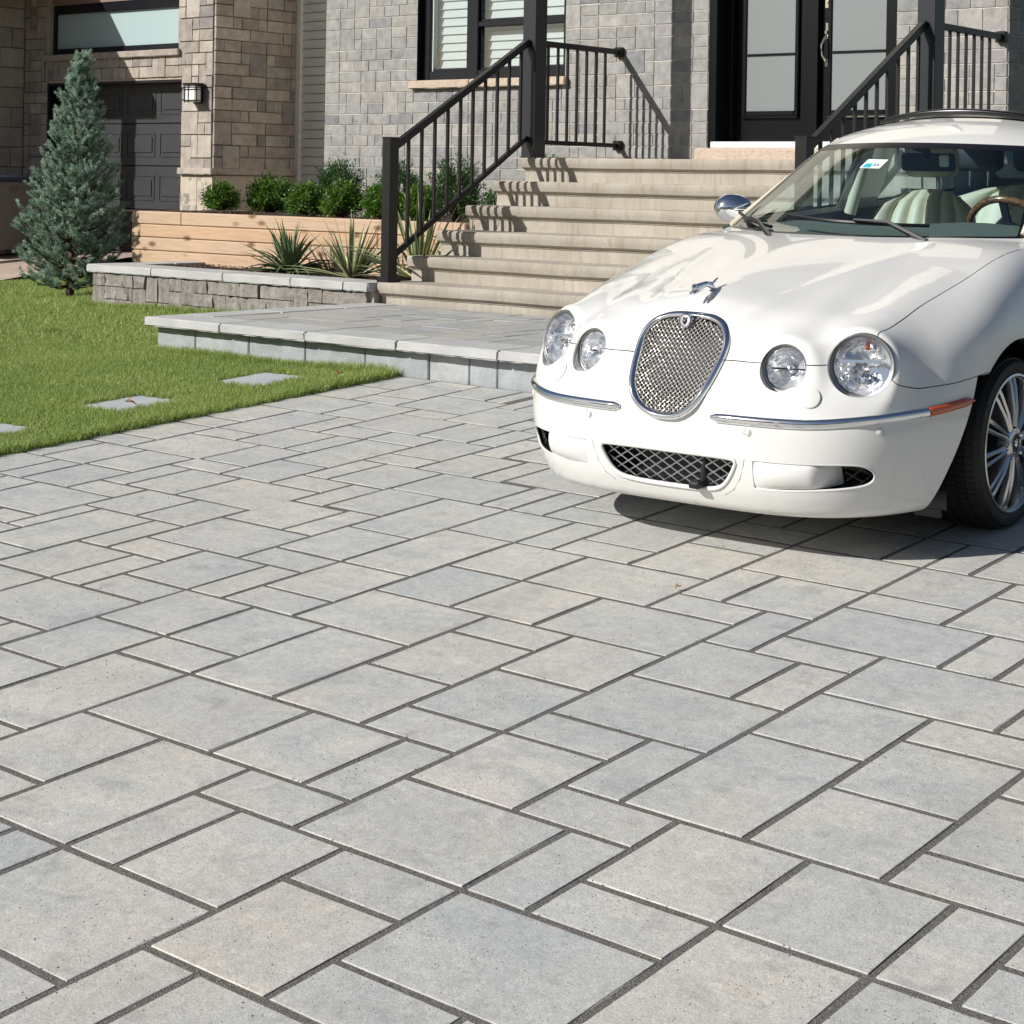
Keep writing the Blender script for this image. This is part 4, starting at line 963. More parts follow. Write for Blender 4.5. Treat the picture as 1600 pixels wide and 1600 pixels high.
# blue spruce
def spruce(loc, h, r, seed):
    rs = np.random.default_rng(seed); t = empty('spruce_tree', loc, label='small blue-green spruce tree on the lawn by the planter wall', cat='tree')
    bm = bmesh.new(); add_tube(bm, [(0, 0, -.02), (.01, 0, h * .3), (-.01, .005, h * .7), (0, 0, h * .97)], [.038, .028, .016, .004], 8); bm_obj('trunk', bm, M_TWIG, t)
    shoots = []                                                 # (p0, p1) needle-bearing shoots
    bb = bmesh.new(); z = .10; k = 0
    while z < h * .93:
        f = z / h
        prof = r * min(1.0, (.74 + f * 1.3) if f < .2 else 1.0) * (1 - max(0, (f - .2)) / .82) ** 1.0 + .025
        nb_ = int(9 + 5 * (1 - f))
        for i in range(nb_):
            az = i * 2 * np.pi / nb_ + k * .7 + rs.uniform(-.25, .25); L = prof * rs.uniform(.80, 1.13)
            el = R(8 + 46 * f + rs.uniform(-8, 12)); rise = np.array([np.cos(az) * np.cos(el), np.sin(az) * np.cos(el), np.sin(el)])
            p0 = np.array([0, 0, z]); pts = [p0 + rise * L * q + np.array([0, 0, -.10 * L * (q * (1 - q) * 4) + .12 * L * q * q]) for q in (0, .35, .7, 1.0)]
            add_tube(bb, [tuple(p) for p in pts], [.009 * (1 - f) + .004, .006, .004, .002], 4)
            tang = unit((pts[3] - pts[1])[None])[0]
            shoots.append((pts[3] - tang * .10, pts[3]))
            shoots.append((pts[2] - (pts[2] - pts[1]) * .5, pts[2]))
            side = np.cross(tang, [0, 0, 1]); side /= np.linalg.norm(side) + 1e-9
            ns = int(3 + 6 * L / r)
            for s_ in range(ns):
                q = rs.uniform(.3, .98); base = pts[0] + (pts[3] - pts[0]) * q + np.array([0, 0, -.08 * L * (q * (1 - q) * 4)])
                dr = unit((tang * rs.uniform(.35, .9) + side * rs.choice([-1, 1]) * rs.uniform(.25, .9) + np.array([0, 0, rs.uniform(-.05, .75)]))[None])[0]
                shoots.append((base, base + dr * rs.uniform(.07, .13)))
        z += .075 + .03 * f; k += 1
    for i in range(7):
        az = i * .9; a = np.array([np.cos(az) * .03, np.sin(az) * .03, h * .80]); shoots.append((a, a + np.array([np.cos(az) * .045, np.sin(az) * .045, .16 + .06 * (i % 3)])))
    for a, b in ((.84, .94), (.9, .99), (.95, 1.0)): shoots.append((np.array([0, 0, h * a]), np.array([.005, 0, h * b])))
    bm_obj('branches', bb, M_TWIG, t)
    print('shoots', len(shoots))
    A = np.array([s[0] for s in shoots]); B = np.array([s[1] for s in shoots]); n = 78
    fr = rs.uniform(0, 1, (len(A), n)); P = (A[:, None] + (B - A)[:, None] * fr[..., None]).reshape(-1, 3)
    T = np.repeat(unit(B - A), n, 0); s, u = orient(T); ph = rs.uniform(0, 6.28, len(P)); spread = rs.uniform(.45, 1.0, len(P))[:, None]
    D = unit(T * (1.15 - spread * .6) + (s * np.cos(ph)[:, None] + u * np.sin(ph)[:, None]) * spread)
    V, F = leaf_quads(P, D, rs.uniform(.018, .031, len(P)), rs.uniform(.004, .0065, len(P)), rs.uniform(0, 6.28, len(P)))
    link_mesh('needles', np_mesh('needles', V, F), M_SPRUCE, t)
    return t
spr = spruce((-13.58, 9.14, .462), 2.20, .47, 4); spr.rotation_euler = (0, R(3.4), 0)
# dark mulch ring
bm = bmesh.new(); c0 = bm.verts.new((-13.58, 9.10, lawn_z(-13.58, 9.10) + .012)); ring_ = [bm.verts.new((-13.58 + .36 * math.cos(a) * rb.uniform(.85, 1.1), 9.10 + .25 * math.sin(a) * rb.uniform(.85, 1.1), lawn_z(-13.58 + .36 * math.cos(a), 8.4 + .25 * math.sin(a)) - .006)) for a in np.linspace(0, 6.283, 25)[:-1]]
for i in range(24): bm.faces.new((c0, ring_[i], ring_[(i + 1) % 24]))
tag(bm_obj('mulch_ring', bm, M_MULCH), kind='structure')

# ------------------------------------------------------------------ the other side of the street (seen only in reflections)
M_BRICKFAR = mat_plain('far_brick', (.33, .24, .19), .2, 20, .9, .2, .004); M_ROOFFAR = simple('far_roof', (.06, .055, .05, 1), .9); M_WINFAR = simple('far_window', (.05, .06, .07, 1), .15)
M_LEAVES = mat_leaf('tree_leaf', [(.03, .07, .015), (.06, .12, .025), (.09, .16, .04)], 1.5)
for k, (x, w, h) in enumerate(((-34, 13, 7.5), (-17, 14, 8.5), (0, 13, 7.0), (16, 14, 8.0), (33, 13, 7.5))):
    fh = empty('street_house', (x, -34, -.5), label=['brick house across the street, far left of the row', 'tallest brick house across the street, second in the row', 'lowest brick house across the street, middle of the row', 'brick house across the street, fourth in the row', 'brick house across the street, far right of the row'][k], cat='house', group='houses across the street')
    child_w(box('wall', x - w / 2, x + w / 2, -44, -34, -.7, h - 2.2, M_BRICKFAR), fh)
    child_w(extrude_profile('roof', [(-44.6, h - 2.2), (-33.4, h - 2.2), (-39, h + .8)], x - w / 2 - .4, x + w / 2 + .4, M_ROOFFAR), fh)
    for i in range(3):
        for z in (.5, 3.2):
            if z + 1.6 < h - 2.3: child_w(box('window', x - w / 2 + 1.5 + i * 3.8, x - w / 2 + 3.5 + i * 3.8, -33.99, -33.95, z, z + 1.5, M_WINFAR), fh)
def street_tree(x, y, h, r, seed, label):
    rs = np.random.default_rng(seed); t = empty('street_tree', (x, y, -.6), label=label, cat='tree', group='trees across the street')
    bm = bmesh.new(); add_tube(bm, [(0, 0, 0), (.1, 0, h * .3), (0, .1, h * .6), (.1, 0, h * .9)], [.22, .17, .10, .03], 8)
    for i in range(7):
        a = i * .9; add_tube(bm, [(0, 0, h * (.3 + .06 * i)), (math.cos(a) * r * .4, math.sin(a) * r * .4, h * (.45 + .06 * i)), (math.cos(a) * r * .8, math.sin(a) * r * .8, h * (.52 + .06 * i))], [.08, .05, .02], 6)
    bm_obj('trunk', bm, M_TWIG, t)
    n = 9000; D = unit(rs.normal(size=(60, 3))); ctr = D * np.array([r * .75, r * .75, h * .30]) * rs.uniform(.4, 1, (60, 1)) + np.array([0, 0, h * .66])
    P = ctr[rs.integers(0, 60, n)] + rs.normal(size=(n, 3)) * .38
    V, F = leaf_quads(P, unit(rs.normal(size=(n, 3))), rs.uniform(.18, .32, n), rs.uniform(.12, .2, n), rs.uniform(0, 6.28, n)); link_mesh('crown', np_mesh('crown', V, F), M_LEAVES, t)
for k, (x, y, h, r) in enumerate(((-26, -22, 7, 2.6), (-9, -23, 8.5, 3.0), (8, -22, 7.5, 2.8), (24, -23, 8, 3))):
    street_tree(x, y, h, r, 50 + k, ['leafy tree across the street, far left', 'tallest leafy tree across the street', 'leafy tree across the street, third in the row', 'leafy tree across the street, far right'][k])

# ------------------------------------------------------------------ the car (local frame: x to its left, y to its rear, z up, origin under the front axle)
CAR_LOC = (-3.501, 5.58, SA * 5.58 + SB * 3.501)
car = empty('parked_car', CAR_LOC, (rot.to_matrix() @ Matrix.Rotation(.0353, 3, 'Z')).to_euler(), 'cream white sedan with four round headlights and a mesh grille parked on the paved driveway', 'car')
def mat_paint():
    t = NT('cream_white_paint')
    b = t.bsdf((.69, .68, .65, 1), .30, coat=1.0, spec=.5); b.inputs['Coat Roughness'].default_value = .02; return t.m
M_PAINT = mat_paint()
M_CARBLACK = simple('black_plastic', (.008, .008, .009, 1), .4)
M_SEAL = simple('black_seal', (.006, .006, .007, 1), .25)
M_RUBBER = None
def mat_tyre():
    t = NT('tyre_rubber'); n = t.noise(t.pos(), 90, 3); t.bsdf(t.mix(n, (.010, .010, .010, 1), (.026, .025, .024, 1)), .62, spec=.4, bump=n, bstr=.15, bdist=.002); return t.m
M_RUBBER = mat_tyre()
M_ALLOY = simple('alloy_silver', (.62, .61, .59, 1), .22, 1.0)
M_DARKMETAL = simple('dark_metal', (.06, .06, .065, 1), .4, .8)
M_RIMG = simple('grey_lamp_bezel', (.34, .34, .34, 1), .3, .8)
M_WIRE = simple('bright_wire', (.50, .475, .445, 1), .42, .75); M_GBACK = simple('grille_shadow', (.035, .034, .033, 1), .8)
M_WIREG = simple('grey_wire', (.45, .46, .48, 1), .3, .9)
M_AMBER = simple('amber_lens', (.46, .075, .010, 1), .2, 0, 1.0)
M_CREAM = simple('cream_leather', (.62, .57, .44, 1), .5)
M_DASH = simple('dash_olive_grey', (.16, .165, .14, 1), .6)
M_DARKTRIM = simple('dark_interior', (.02, .024, .03, 1), .6)
M_WOOD = None
def mat_burl():
    t = NT('burl_wood'); n = t.noise(t.pos(), 40, 4, .7, 1.2); t.bsdf(t.ramp(n, [(.35, (.05, .018, .008, 1)), (.6, (.26, .11, .045, 1))]), .25, coat=1); return t.m
M_WOOD = mat_burl()
M_WSCREEN = mat_glass('windscreen_glass', (.72, .86, .88, 1), .03)
M_SIDEGLASS = mat_glass('side_glass', (.78, .90, .92, 1), .02)
def mat_lens():
    t = NT('lamp_lens'); tr = t.n('ShaderNodeBsdfTransparent'); gl = t.n('ShaderNodeBsdfGlossy'); gl.inputs['Roughness'].default_value = .01
    mx = t.n('ShaderNodeMixShader')
    t.l(schlick(t, .07), mx.inputs[0]); t.l(tr.outputs[0], mx.inputs[1]); t.l(gl.outputs[0], mx.inputs[2]); t.l(mx.outputs[0], t.out.inputs['Surface']); return t.m
M_LENS = mat_lens()
def mat_reflector():
    t = NT('lamp_reflector'); p = t.obj(); n = t.noise(p, 9, 2, .5, 1.5); vo = t.n('ShaderNodeTexVoronoi'); vo.inputs['Scale'].default_value = 22; t.l(t.scale(p, (1, 1, .45)), vo.inputs['Vector'])
    t.bsdf((.95, .96, .98, 1), .20, 1.0, bump=t.math('ADD', n, t.math('MULTIPLY', vo.outputs['Distance'], .8)), bstr=.6, bdist=.02); t.b.inputs['Metallic'].default_value = .8; return t.m
M_REFL = mat_reflector()

def spl(x, X, Y):
    """cubic hermite through the points, numpy"""
    X = np.asarray(X, float); Y = np.asarray(Y, float); d = np.diff(Y) / np.diff(X); m = np.zeros(len(X)); m[1:-1] = (d[:-1] * np.diff(X)[1:] + d[1:] * np.diff(X)[:-1]) / (X[2:] - X[:-2]); m[0], m[-1] = d[0], d[-1]
    x = np.clip(x, X[0], X[-1]); i = np.clip(np.searchsorted(X, x) - 1, 0, len(X) - 2); h = (X[1:] - X[:-1])[i]; t = (x - X[i]) / h
    return (2*t**3 - 3*t**2 + 1) * Y[i] + (t**3 - 2*t**2 + t) * h * m[i] + (-2*t**3 + 3*t**2) * Y[i+1] + (t**3 - t**2) * h * m[i+1]
def smax(a, b, k):
    h = np.maximum(k - np.abs(a - b), 0) / k; return np.maximum(a, b) + h * h * k / 4
def smin(a, b, k): return -smax(-a, -b, k)
def sstep(a, b, x):
    t = np.clip((x - a) / (b - a), 0, 1); return t * t * (3 - 2 * t)
ZC_Y = [-1.0, -.93, -.88, -.83, -.73, -.5, -.2, .15, .6, 2.6, 3.0, 3.4, 3.62, 3.75]
ZC_Z = [.55, .66, .735, .79, .835, .892, .945, .990, 1.0, .985, 1.0, .965, .90, .80]
def z_top(x, y):
    ax = np.abs(x); zc = spl(y, ZC_Y, ZC_Z)
    k = spl(y, [-1, -.8, -.5, -.2, .27, .6, 3.0, 3.8], [.085, .095, .105, .088, .050, .045, .05, .06])
    b = spl(y, [-1, -.8, -.3, .2, .6, 4], [.05, .042, .018, 0, 0, 0])
    z = zc - k * (ax / .7) ** 1.9 - b * (1 - np.exp(-(ax / .23) ** 2))
    z = z + .006 * np.exp(-((ax - (.185 + .27 * (y + .82))) / .032) ** 2) * np.clip((.12 - y) / .3, 0, 1) * np.clip((y + .9) / .12, 0, 1)
    f = np.clip((-y - .05) / .5, 0, 1)
    z = z + f * (.036 * np.exp(-((ax - .63) / .10) ** 2) + .012 * np.exp(-((ax - .40) / .07) ** 2))
    return z
def z_roof(x, y):
    return spl(y, [.5, .88, 1.15, 1.5, 1.9, 2.3, 2.7, 3.1], [1.20, 1.333, 1.385, 1.418, 1.42, 1.39, 1.30, 1.15]) - .06 * (np.abs(x) / .5) ** 2.2
def y_ws(x, z): return .15 + .85 * x * x + (z - .985) * 2.13
def w_green(z): return .725 - (z - .94) * .43
LAMPS = []
for sx_ in (-1, 1):
    LAMPS.append((Vector((sx_ * .622, -.724, .649)), sx_ * 15, 14, .106)); LAMPS.append((Vector((sx_ * .393, -.824, .6375)), sx_ * 10, 12, .080))
def lamp_dir(yaw, pit): return Vector((math.sin(R(yaw)) * math.cos(R(pit)), -math.cos(R(yaw)) * math.cos(R(pit)), math.sin(R(pit))))
def F_car(x, y, z):
    ax = np.abs(x)
    L = -.10 - (-.960 + spl(z, [.08, .13, .17, .22, .30, .40, .48, .55, .62, .68, .75, .82, 1.0], [.12, .08, .045, .02, .004, 0, 0, .014, .058, .097, .125, .165, .25]))
    Wd = spl(z, [.08, .16, .30, .45, .55, .62, .70, .80, .92, 1.1], [.80, .83, .855, .872, .876, .874, .864, .836, .785, .70])
    Lr = spl(z, [.08, .2, .5, .8, 1.0], [.80, .86, .90, .88, .80])
    fr = np.maximum(0, -.10 - y) / L; rr_ = np.maximum(0, y - 2.85) / Lr
    nn = spl(z, [.08, .2, .48, .56, .63, .70, 1.0], [3.6, 3.9, 4.0, 3.2, 2.65, 2.5, 2.4]); mm = spl(z, [.08, .48, .63, 1.0], [2.4, 2.4, 2.2, 2.1])
    E = (ax / Wd) ** nn + fr ** mm + rr_ ** 2.4
    d = (np.maximum(E, 1e-9) ** (1 / (.5 * (nn + mm))) - 1) * .80
    low = smax(d, z - z_top(x, y), .10)
    for c, yaw, pit, r_ in LAMPS[2:]:                            # the lamps sit in rounded pods
        n = lamp_dir(yaw, pit); dx, dy, dz = ax - c.x, y - c.y, z - c.z; al = dx * n.x + dy * n.y + dz * n.z
        rad = np.sqrt(np.maximum(dx * dx + dy * dy + dz * dz - al * al, 1e-9)) - (r_ + .009 + .10 * np.clip(-al, 0, .3))
        low = smin(low, smax(smax(rad, al + .012, .02), -.20 - al, .08), .10)
    low = smax(low, .155 + .01 * sstep(-.3, .3, y) - z, .03)
    gr = smax(smax(z - z_roof(x, y), (y_ws(x, z) - y) * .42, .05), smax(ax - w_green(z), (y - (2.72 + (1.36 - z) * 1.35)) * .6, .08), .06)
    gr = smax(gr, .8 - z, .02)
    return smin(low, gr, .025)
def surface_nets(F, lo, hi, h):
    n = [int(round((b - a) / h)) + 1 for a, b in zip(lo, hi)]
    ax = [lo[i] + np.arange(n[i]) * h for i in range(3)]
    v = np.empty(n, np.float32)
    for i0 in range(0, n[1], 60):
        Yb = ax[1][i0:i0+60]
        X, Y, Z = np.meshgrid(ax[0], Yb, ax[2], indexing='ij'); v[:, i0:i0+60, :] = F(X, Y, Z)
    s = v < 0; c = s[:-1, :-1, :-1].astype(np.int8)
    corners = [(i, j, k) for i in (0, 1) for j in (0, 1) for k in (0, 1)]
    sl = lambda i, j, k: (slice(i, n[0]-1+i), slice(j, n[1]-1+j), slice(k, n[2]-1+k))
    cnt = sum(s[sl(*q)].astype(np.int8) for q in corners)
    act = (cnt > 0) & (cnt < 8); idx = -np.ones(act.shape, np.int64); cells = np.argwhere(act); idx[act] = np.arange(len(cells))
    acc = np.zeros((len(cells), 3)); num = np.zeros(len(cells))
    I, J, K = cells.T
    for a in corners:
        for d in range(3):
            if a[d] == 0:
                b = list(a); b[d] = 1
                va = v[I+a[0], J+a[1], K+a[2]]; vb = v[I+b[0], J+b[1], K+b[2]]; m = (va < 0) != (vb < 0)
                t = np.where(m, va / np.where(m, va - vb, 1), 0); p = np.array(a, float)[None] + np.eye(3)[d][None] * t[:, None]
                acc += p * m[:, None]; num += m
    P = np.array(lo) + (cells + acc / num[:, None]) * h
    Fc = []
    for d in range(3):
        e1, e2 = [(1, 2), (2, 0), (0, 1)][d]
        A = [slice(None)] * 3; B = [slice(None)] * 3; A[d] = slice(0, -1); B[d] = slice(1, None)
        cr = s[tuple(A)] != s[tuple(B)]; q = np.argwhere(cr); q = q[(q[:, e1] > 0) & (q[:, e2] > 0) & (q[:, e1] < n[e1] - 1) & (q[:, e2] < n[e2] - 1)]
        flip = s[tuple(A)][tuple(q.T)]
        def at(o1, o2):
            w = q.copy(); w[:, e1] += o1; w[:, e2] += o2; return idx[tuple(w.T)]
        f = np.stack([at(-1, -1), at(0, -1), at(0, 0), at(-1, 0)], 1); f[~flip] = f[~flip][:, ::-1]; Fc.append(f)
    Fc = np.concatenate(Fc); return P, Fc[(Fc >= 0).all(1)]
def grad(F, P, e=1e-3):
    return np.stack([(F(*(P + e * d).T) - F(*(P - e * d).T)) / (2 * e) for d in np.eye(3)], 1)
def project(P, n=4):
    for _ in range(n):
        G_ = grad(F_car, P); f = F_car(*P.T); P = P - G_ * (np.clip(f, -.02, .02) / np.maximum((G_ ** 2).sum(1), .05))[:, None]
    return P
def clip_sheet(V, polys, gfun):
    """keep the part of the sheet where gfun(V) < 0; polys = (quads array, list of odd polygons)"""
    Q, L = polys; gv = gfun(V); ins = gv < 0; c = ins[Q].sum(1) if len(Q) else np.zeros(0, int)
    keep = Q[c == 4] if len(Q) else Q; part = [tuple(f) for f in Q[(c > 0) & (c < 4)].tolist()] + L
    Vn = []; out = []; cache = {}; n0 = len(V)
    for f in part:
        a = [ins[i] for i in f]
        if all(a): out.append(f); continue
        if not any(a): continue
        q = []
        for i, j in zip(f, list(f[1:]) + [f[0]]):
            if ins[i]: q.append(i)
            if ins[i] != ins[j]:
                key = (i, j) if i < j else (j, i)
                if key not in cache:
                    t = gv[i] / (gv[i] - gv[j]); cache[key] = n0 + len(Vn); Vn.append(V[i] * (1 - t) + V[j] * t)
                q.append(cache[key])
        if len(q) >= 3: out.append(tuple(q))
    return (np.concatenate([V, np.array(Vn)]) if Vn else V), (keep, out)
def sheet_mesh(name, V, polys, off=0.0, flip=False):
    polys = [tuple(f) for f in polys[0].tolist()] + polys[1]; used = sorted({i for f in polys for i in f}); mp = {u: k for k, u in enumerate(used)}; W = V[used]
    if off:
        G_ = grad(F_car, W); W = W + off * G_ / np.linalg.norm(G_, axis=1, keepdims=True)
    me = bpy.data.meshes.new(name); me.from_pydata(W.tolist(), [], [[mp[i] for i in f] for f in polys]); me.update(); shade(me)
    return me

HC = .0135
CV, CF = surface_nets(F_car, (-.93, -1.02, .11), (.93, 3.84, 1.5), HC)
CV = project(CV); CPOLY = (CF, [])

def g_lamps(P):
    o = np.full(len(P), -1.0)
    for c, yaw, pit, r in LAMPS:
        n = np.array(lamp_dir(yaw, pit)); d = P - np.array(c); al = d @ n; rad = np.linalg.norm(d - al[:, None] * n, axis=1)
        o = np.maximum(o, np.where(np.abs(al) < .25, r - .001 - rad, -1))
    return o
GR = [(.792, .0), (.7915, .045), (.785, .095), (.767, .140), (.738, .168), (.70, .181), (.65, .178), (.60, .168), (.56, .155), (.52, .133), (.49, .104), (.470, .068), (.461, .034), (.459, 0)]
def outline(pts, n=64):
    """closed smooth outline (x, z) mirrored, resampled evenly"""
    P = [(w, z) for z, w in pts] + [(-w, z) for z, w in pts[-2:0:-1]]; P = np.array(P); m = len(P); fine = []
    for i in range(m):
        p0, p1, p2, p3 = P[i-1], P[i], P[(i+1) % m], P[(i+2) % m]
        for t in np.linspace(0, 1, 8, endpoint=False): fine.append(.5 * ((2*p1) + (-p0+p2)*t + (2*p0-5*p1+4*p2-p3)*t*t + (-p0+3*p1-3*p2+p3)*t**3))
    fine = np.array(fine); L = np.r_[0, np.cumsum(np.linalg.norm(np.diff(np.r_[fine, fine[:1]], axis=0), axis=1))]
    f2 = np.r_[fine, fine[:1]]; s = np.linspace(0, L[-1], n, endpoint=False); return np.stack([np.interp(s, L, f2[:, 0]), np.interp(s, L, f2[:, 1])], 1)
def poly_sd(P2, poly):
    """signed distance to a polygon, negative inside"""
    d = np.full(len(P2), 1e9); ins = np.zeros(len(P2), bool); n = len(poly)
    for i in range(n):
        a, b = poly[i], poly[(i+1) % n]; e = b - a; w = P2 - a; t = np.clip((w @ e) / (e @ e), 0, 1); d = np.minimum(d, np.linalg.norm(w - t[:, None] * e, axis=1))
        c1 = (a[1] > P2[:, 1]) != (b[1] > P2[:, 1]); xx = (b[0] - a[0]) * (P2[:, 1] - a[1]) / (b[1] - a[1] + 1e-12) + a[0]; ins ^= c1 & (P2[:, 0] < xx)
    return np.where(ins, -d, d)
GRO = outline(GR, 72)
LG = [(.352, 0), (.352, .15), (.350, .255), (.342, .275), (.325, .272), (.29, .253), (.258, .226), (.240, .19), (.232, .12), (.230, 0)]
LGO = outline(LG, 72)
_fg = [(.345, .352), (.45, .352), (.56, .352), (.63, .351), (.668, .346), (.690, .330), (.696, .310), (.688, .289), (.662, .275), (.60, .267), (.52, .262), (.43, .257), (.345, .256), (.338, .262), (.336, .30), (.338, .346)]
def smooth_loop(P, n):
    P = np.array(P); m = len(P); f = []
    for i in range(m):
        p0, p1, p2, p3 = P[i-1], P[i], P[(i+1) % m], P[(i+2) % m]
        for t in np.linspace(0, 1, 8, endpoint=False): f.append(.5 * ((2*p1) + (-p0+p2)*t + (2*p0-5*p1+4*p2-p3)*t*t + (-p0+3*p1-3*p2+p3)*t**3))
    f = np.array(f); L = np.r_[0, np.cumsum(np.linalg.norm(np.diff(np.r_[f, f[:1]], axis=0), axis=1))]; f2 = np.r_[f, f[:1]]; q = np.linspace(0, L[-1], n, endpoint=False)
    return np.stack([np.interp(q, L, f2[:, 0]), np.interp(q, L, f2[:, 1])], 1)
FG = smooth_loop(_fg, 80)
def g_hole(P, poly, ins=0, mirror=False):
    x = np.abs(P[:, 0]) if mirror else P[:, 0]
    return np.where(P[:, 1] < -.35, -poly_sd(np.stack([x, P[:, 2]], 1), poly) - ins, -1)
def g_arch(P, grow=0):
    o = np.full(len(P), -1.0)
    for yc in (-.045, 2.76):
        d = np.hypot(P[:, 1] - yc, P[:, 2] - .30); a = .366 + grow - d
        if yc < 1: a = np.maximum(a, np.minimum(np.minimum(P[:, 1] + .352 + (.58 - P[:, 2]) * .52 + grow, .58 - P[:, 2]), .3 - P[:, 1]))
        o = np.maximum(o, np.where(np.abs(P[:, 0]) > .50, a, -1))
    return o
def holes(P): return np.maximum.reduce([g_lamps(P), g_hole(P, GRO, .012), g_hole(P, LGO), g_hole(P, FG, 0, True), g_arch(P)])
# glasshouse
def g_ws(P):
    x, y, z = P.T; ax = np.abs(x)
    return np.maximum.reduce([ax - (w_green(z) - .048), z - (1.312 - .02 * (ax / .5) ** 2), (.15 + .85 * x * x - .05) - y - 0 * z, y - (y_ws(x, z) + .06), .93 + .0 * x - z])
def g_side(P):
    x, y, z = P.T; ax = np.abs(x)
    front = (y_ws(.62 + 0 * x, z) + .115) - y
    b = np.where(y < 1.85, y - 1.47, 1.56 - y)
    g_ = np.maximum.reduce([.45 - ax, .985 - z, z - (z_roof(.45 + 0 * x, y) - .035), front, y - (2.42 + (1.36 - z) * .9)])
    return np.maximum(g_, b)
def g_rear(P):
    x, y, z = P.T; ax = np.abs(x)
    return np.maximum.reduce([ax - (w_green(z) - .06), z - 1.30, 1.03 - z, 2.5 - y])
V0_, P0_ = clip_sheet(CV, CPOLY, holes)
def body_wo_glass(P): return np.maximum.reduce([-g_ws(P) - .0, -g_side(P), -g_rear(P)])
VB, PB = clip_sheet(V0_, P0_, body_wo_glass)
# panels
def z_seam(P): ax = np.abs(P[:, 0]); return .655 - .083 * sstep(.66, .78, ax) + .02 * sstep(.82, .9, ax)
def x_hood(y): return .66 + .062 * np.clip((y + .65) / .95, -.3, 1.1)
def y_cowl(x): return .15 + .85 * x * x - .035
GAP = .0015
def g_bumper(P): return np.maximum(P[:, 2] - z_seam(P) + GAP, P[:, 1] + .28 - 0 * P[:, 0])
def g_hood(P): return np.maximum.reduce([z_seam(P) + GAP - P[:, 2], np.abs(P[:, 0]) - x_hood(P[:, 1]) + GAP, P[:, 1] - y_cowl(P[:, 0]) + GAP, P[:, 1] - .8])
def g_fender(P):
    bump_ = np.maximum(P[:, 2] - z_seam(P) - GAP, -.28 - P[:, 1]); 
    return np.maximum.reduce([np.minimum(z_seam(P) + GAP - P[:, 2], -.281 - P[:, 1] + 0 * P[:, 0]) if False else np.where(P[:, 1] < -.28, z_seam(P) + GAP - P[:, 2], -1), x_hood(P[:, 1]) + GAP - np.abs(P[:, 0]), P[:, 1] - .62 + GAP, P[:, 2] - .985])
def g_door(P): return np.maximum.reduce([.62 + GAP - P[:, 1], P[:, 1] - 1.50 + GAP, .45 - np.abs(P[:, 0]), .22 - P[:, 2], P[:, 2] - .975])
def g_door2(P): return np.maximum.reduce([1.50 + GAP - P[:, 1], P[:, 1] - 2.38 + GAP, .45 - np.abs(P[:, 0]), .22 - P[:, 2], P[:, 2] - .975])
def side(s_): return lambda P: -s_ * P[:, 0]
def panel(name, gs, mat=M_PAINT, off=0.0, src=None, parent=car, thick=.004):
    V, Pp = src or (VB, PB)
    for q in gs: V, Pp = clip_sheet(V, Pp, q)
    if not len(Pp[0]) and not Pp[1]: print('empty panel', name); return None
    o = link_mesh(name, sheet_mesh(name, V, Pp, off), mat, parent)
    return o
bumper = panel('front_bumper', [g_bumper])
hood = panel('hood', [g_hood])
for s_ in (-1, 1):
    panel('front_fender', [g_fender, side(s_)]); panel('front_door', [g_door, side(s_)]); panel('rear_door', [g_door2, side(s_)])
def g_rest(P): return np.maximum.reduce([-g_bumper(P) , -g_hood(P), -g_fender(P), -g_door(P), -g_door2(P), np.where((P[:, 1] < .5) & (P[:, 2] < .9), 1, -1)])
def g_cowl(P): return np.maximum.reduce([y_cowl(P[:, 0]) + .004 - P[:, 1], P[:, 1] - (y_cowl(P[:, 0]) + .12), np.abs(P[:, 0]) - .70, P[:, 2] - 1.02, .85 - P[:, 2]])
panel('body_shell', [g_rest, lambda P: -g_cowl(P)])
panel('cowl_panel', [g_cowl], M_CARBLACK)
# glass
ws_sheet = clip_sheet(V0_, P0_, g_ws)
windscreen = panel('windscreen', [lambda P: g_ws(P) + .022], M_WSCREEN, 0, ws_sheet); panel('windscreen_seal', [lambda P: -(g_ws(P) + .0222)], M_SEAL, .001, ws_sheet)
sd = clip_sheet(V0_, P0_, g_side)
for s_ in (-1, 1):
    panel('side_window', [lambda P: g_side(P) + .012, side(s_)], M_SIDEGLASS, 0, sd); panel('window_seal', [lambda P: -(g_side(P) + .0122), side(s_)], M_SEAL, .001, sd)
rw = clip_sheet(V0_, P0_, g_rear); panel('rear_window', [lambda P: g_rear(P)], M_SIDEGLASS, 0, rw)
# inner black liner under the gaps, open at the glass
li = clip_sheet(V0_, P0_, lambda P: np.maximum(P[:, 2] - .93, -g_arch(P, .0) * 0 - 1))
panel('inner_liner', [], M_DARKMETAL, -.012, li)
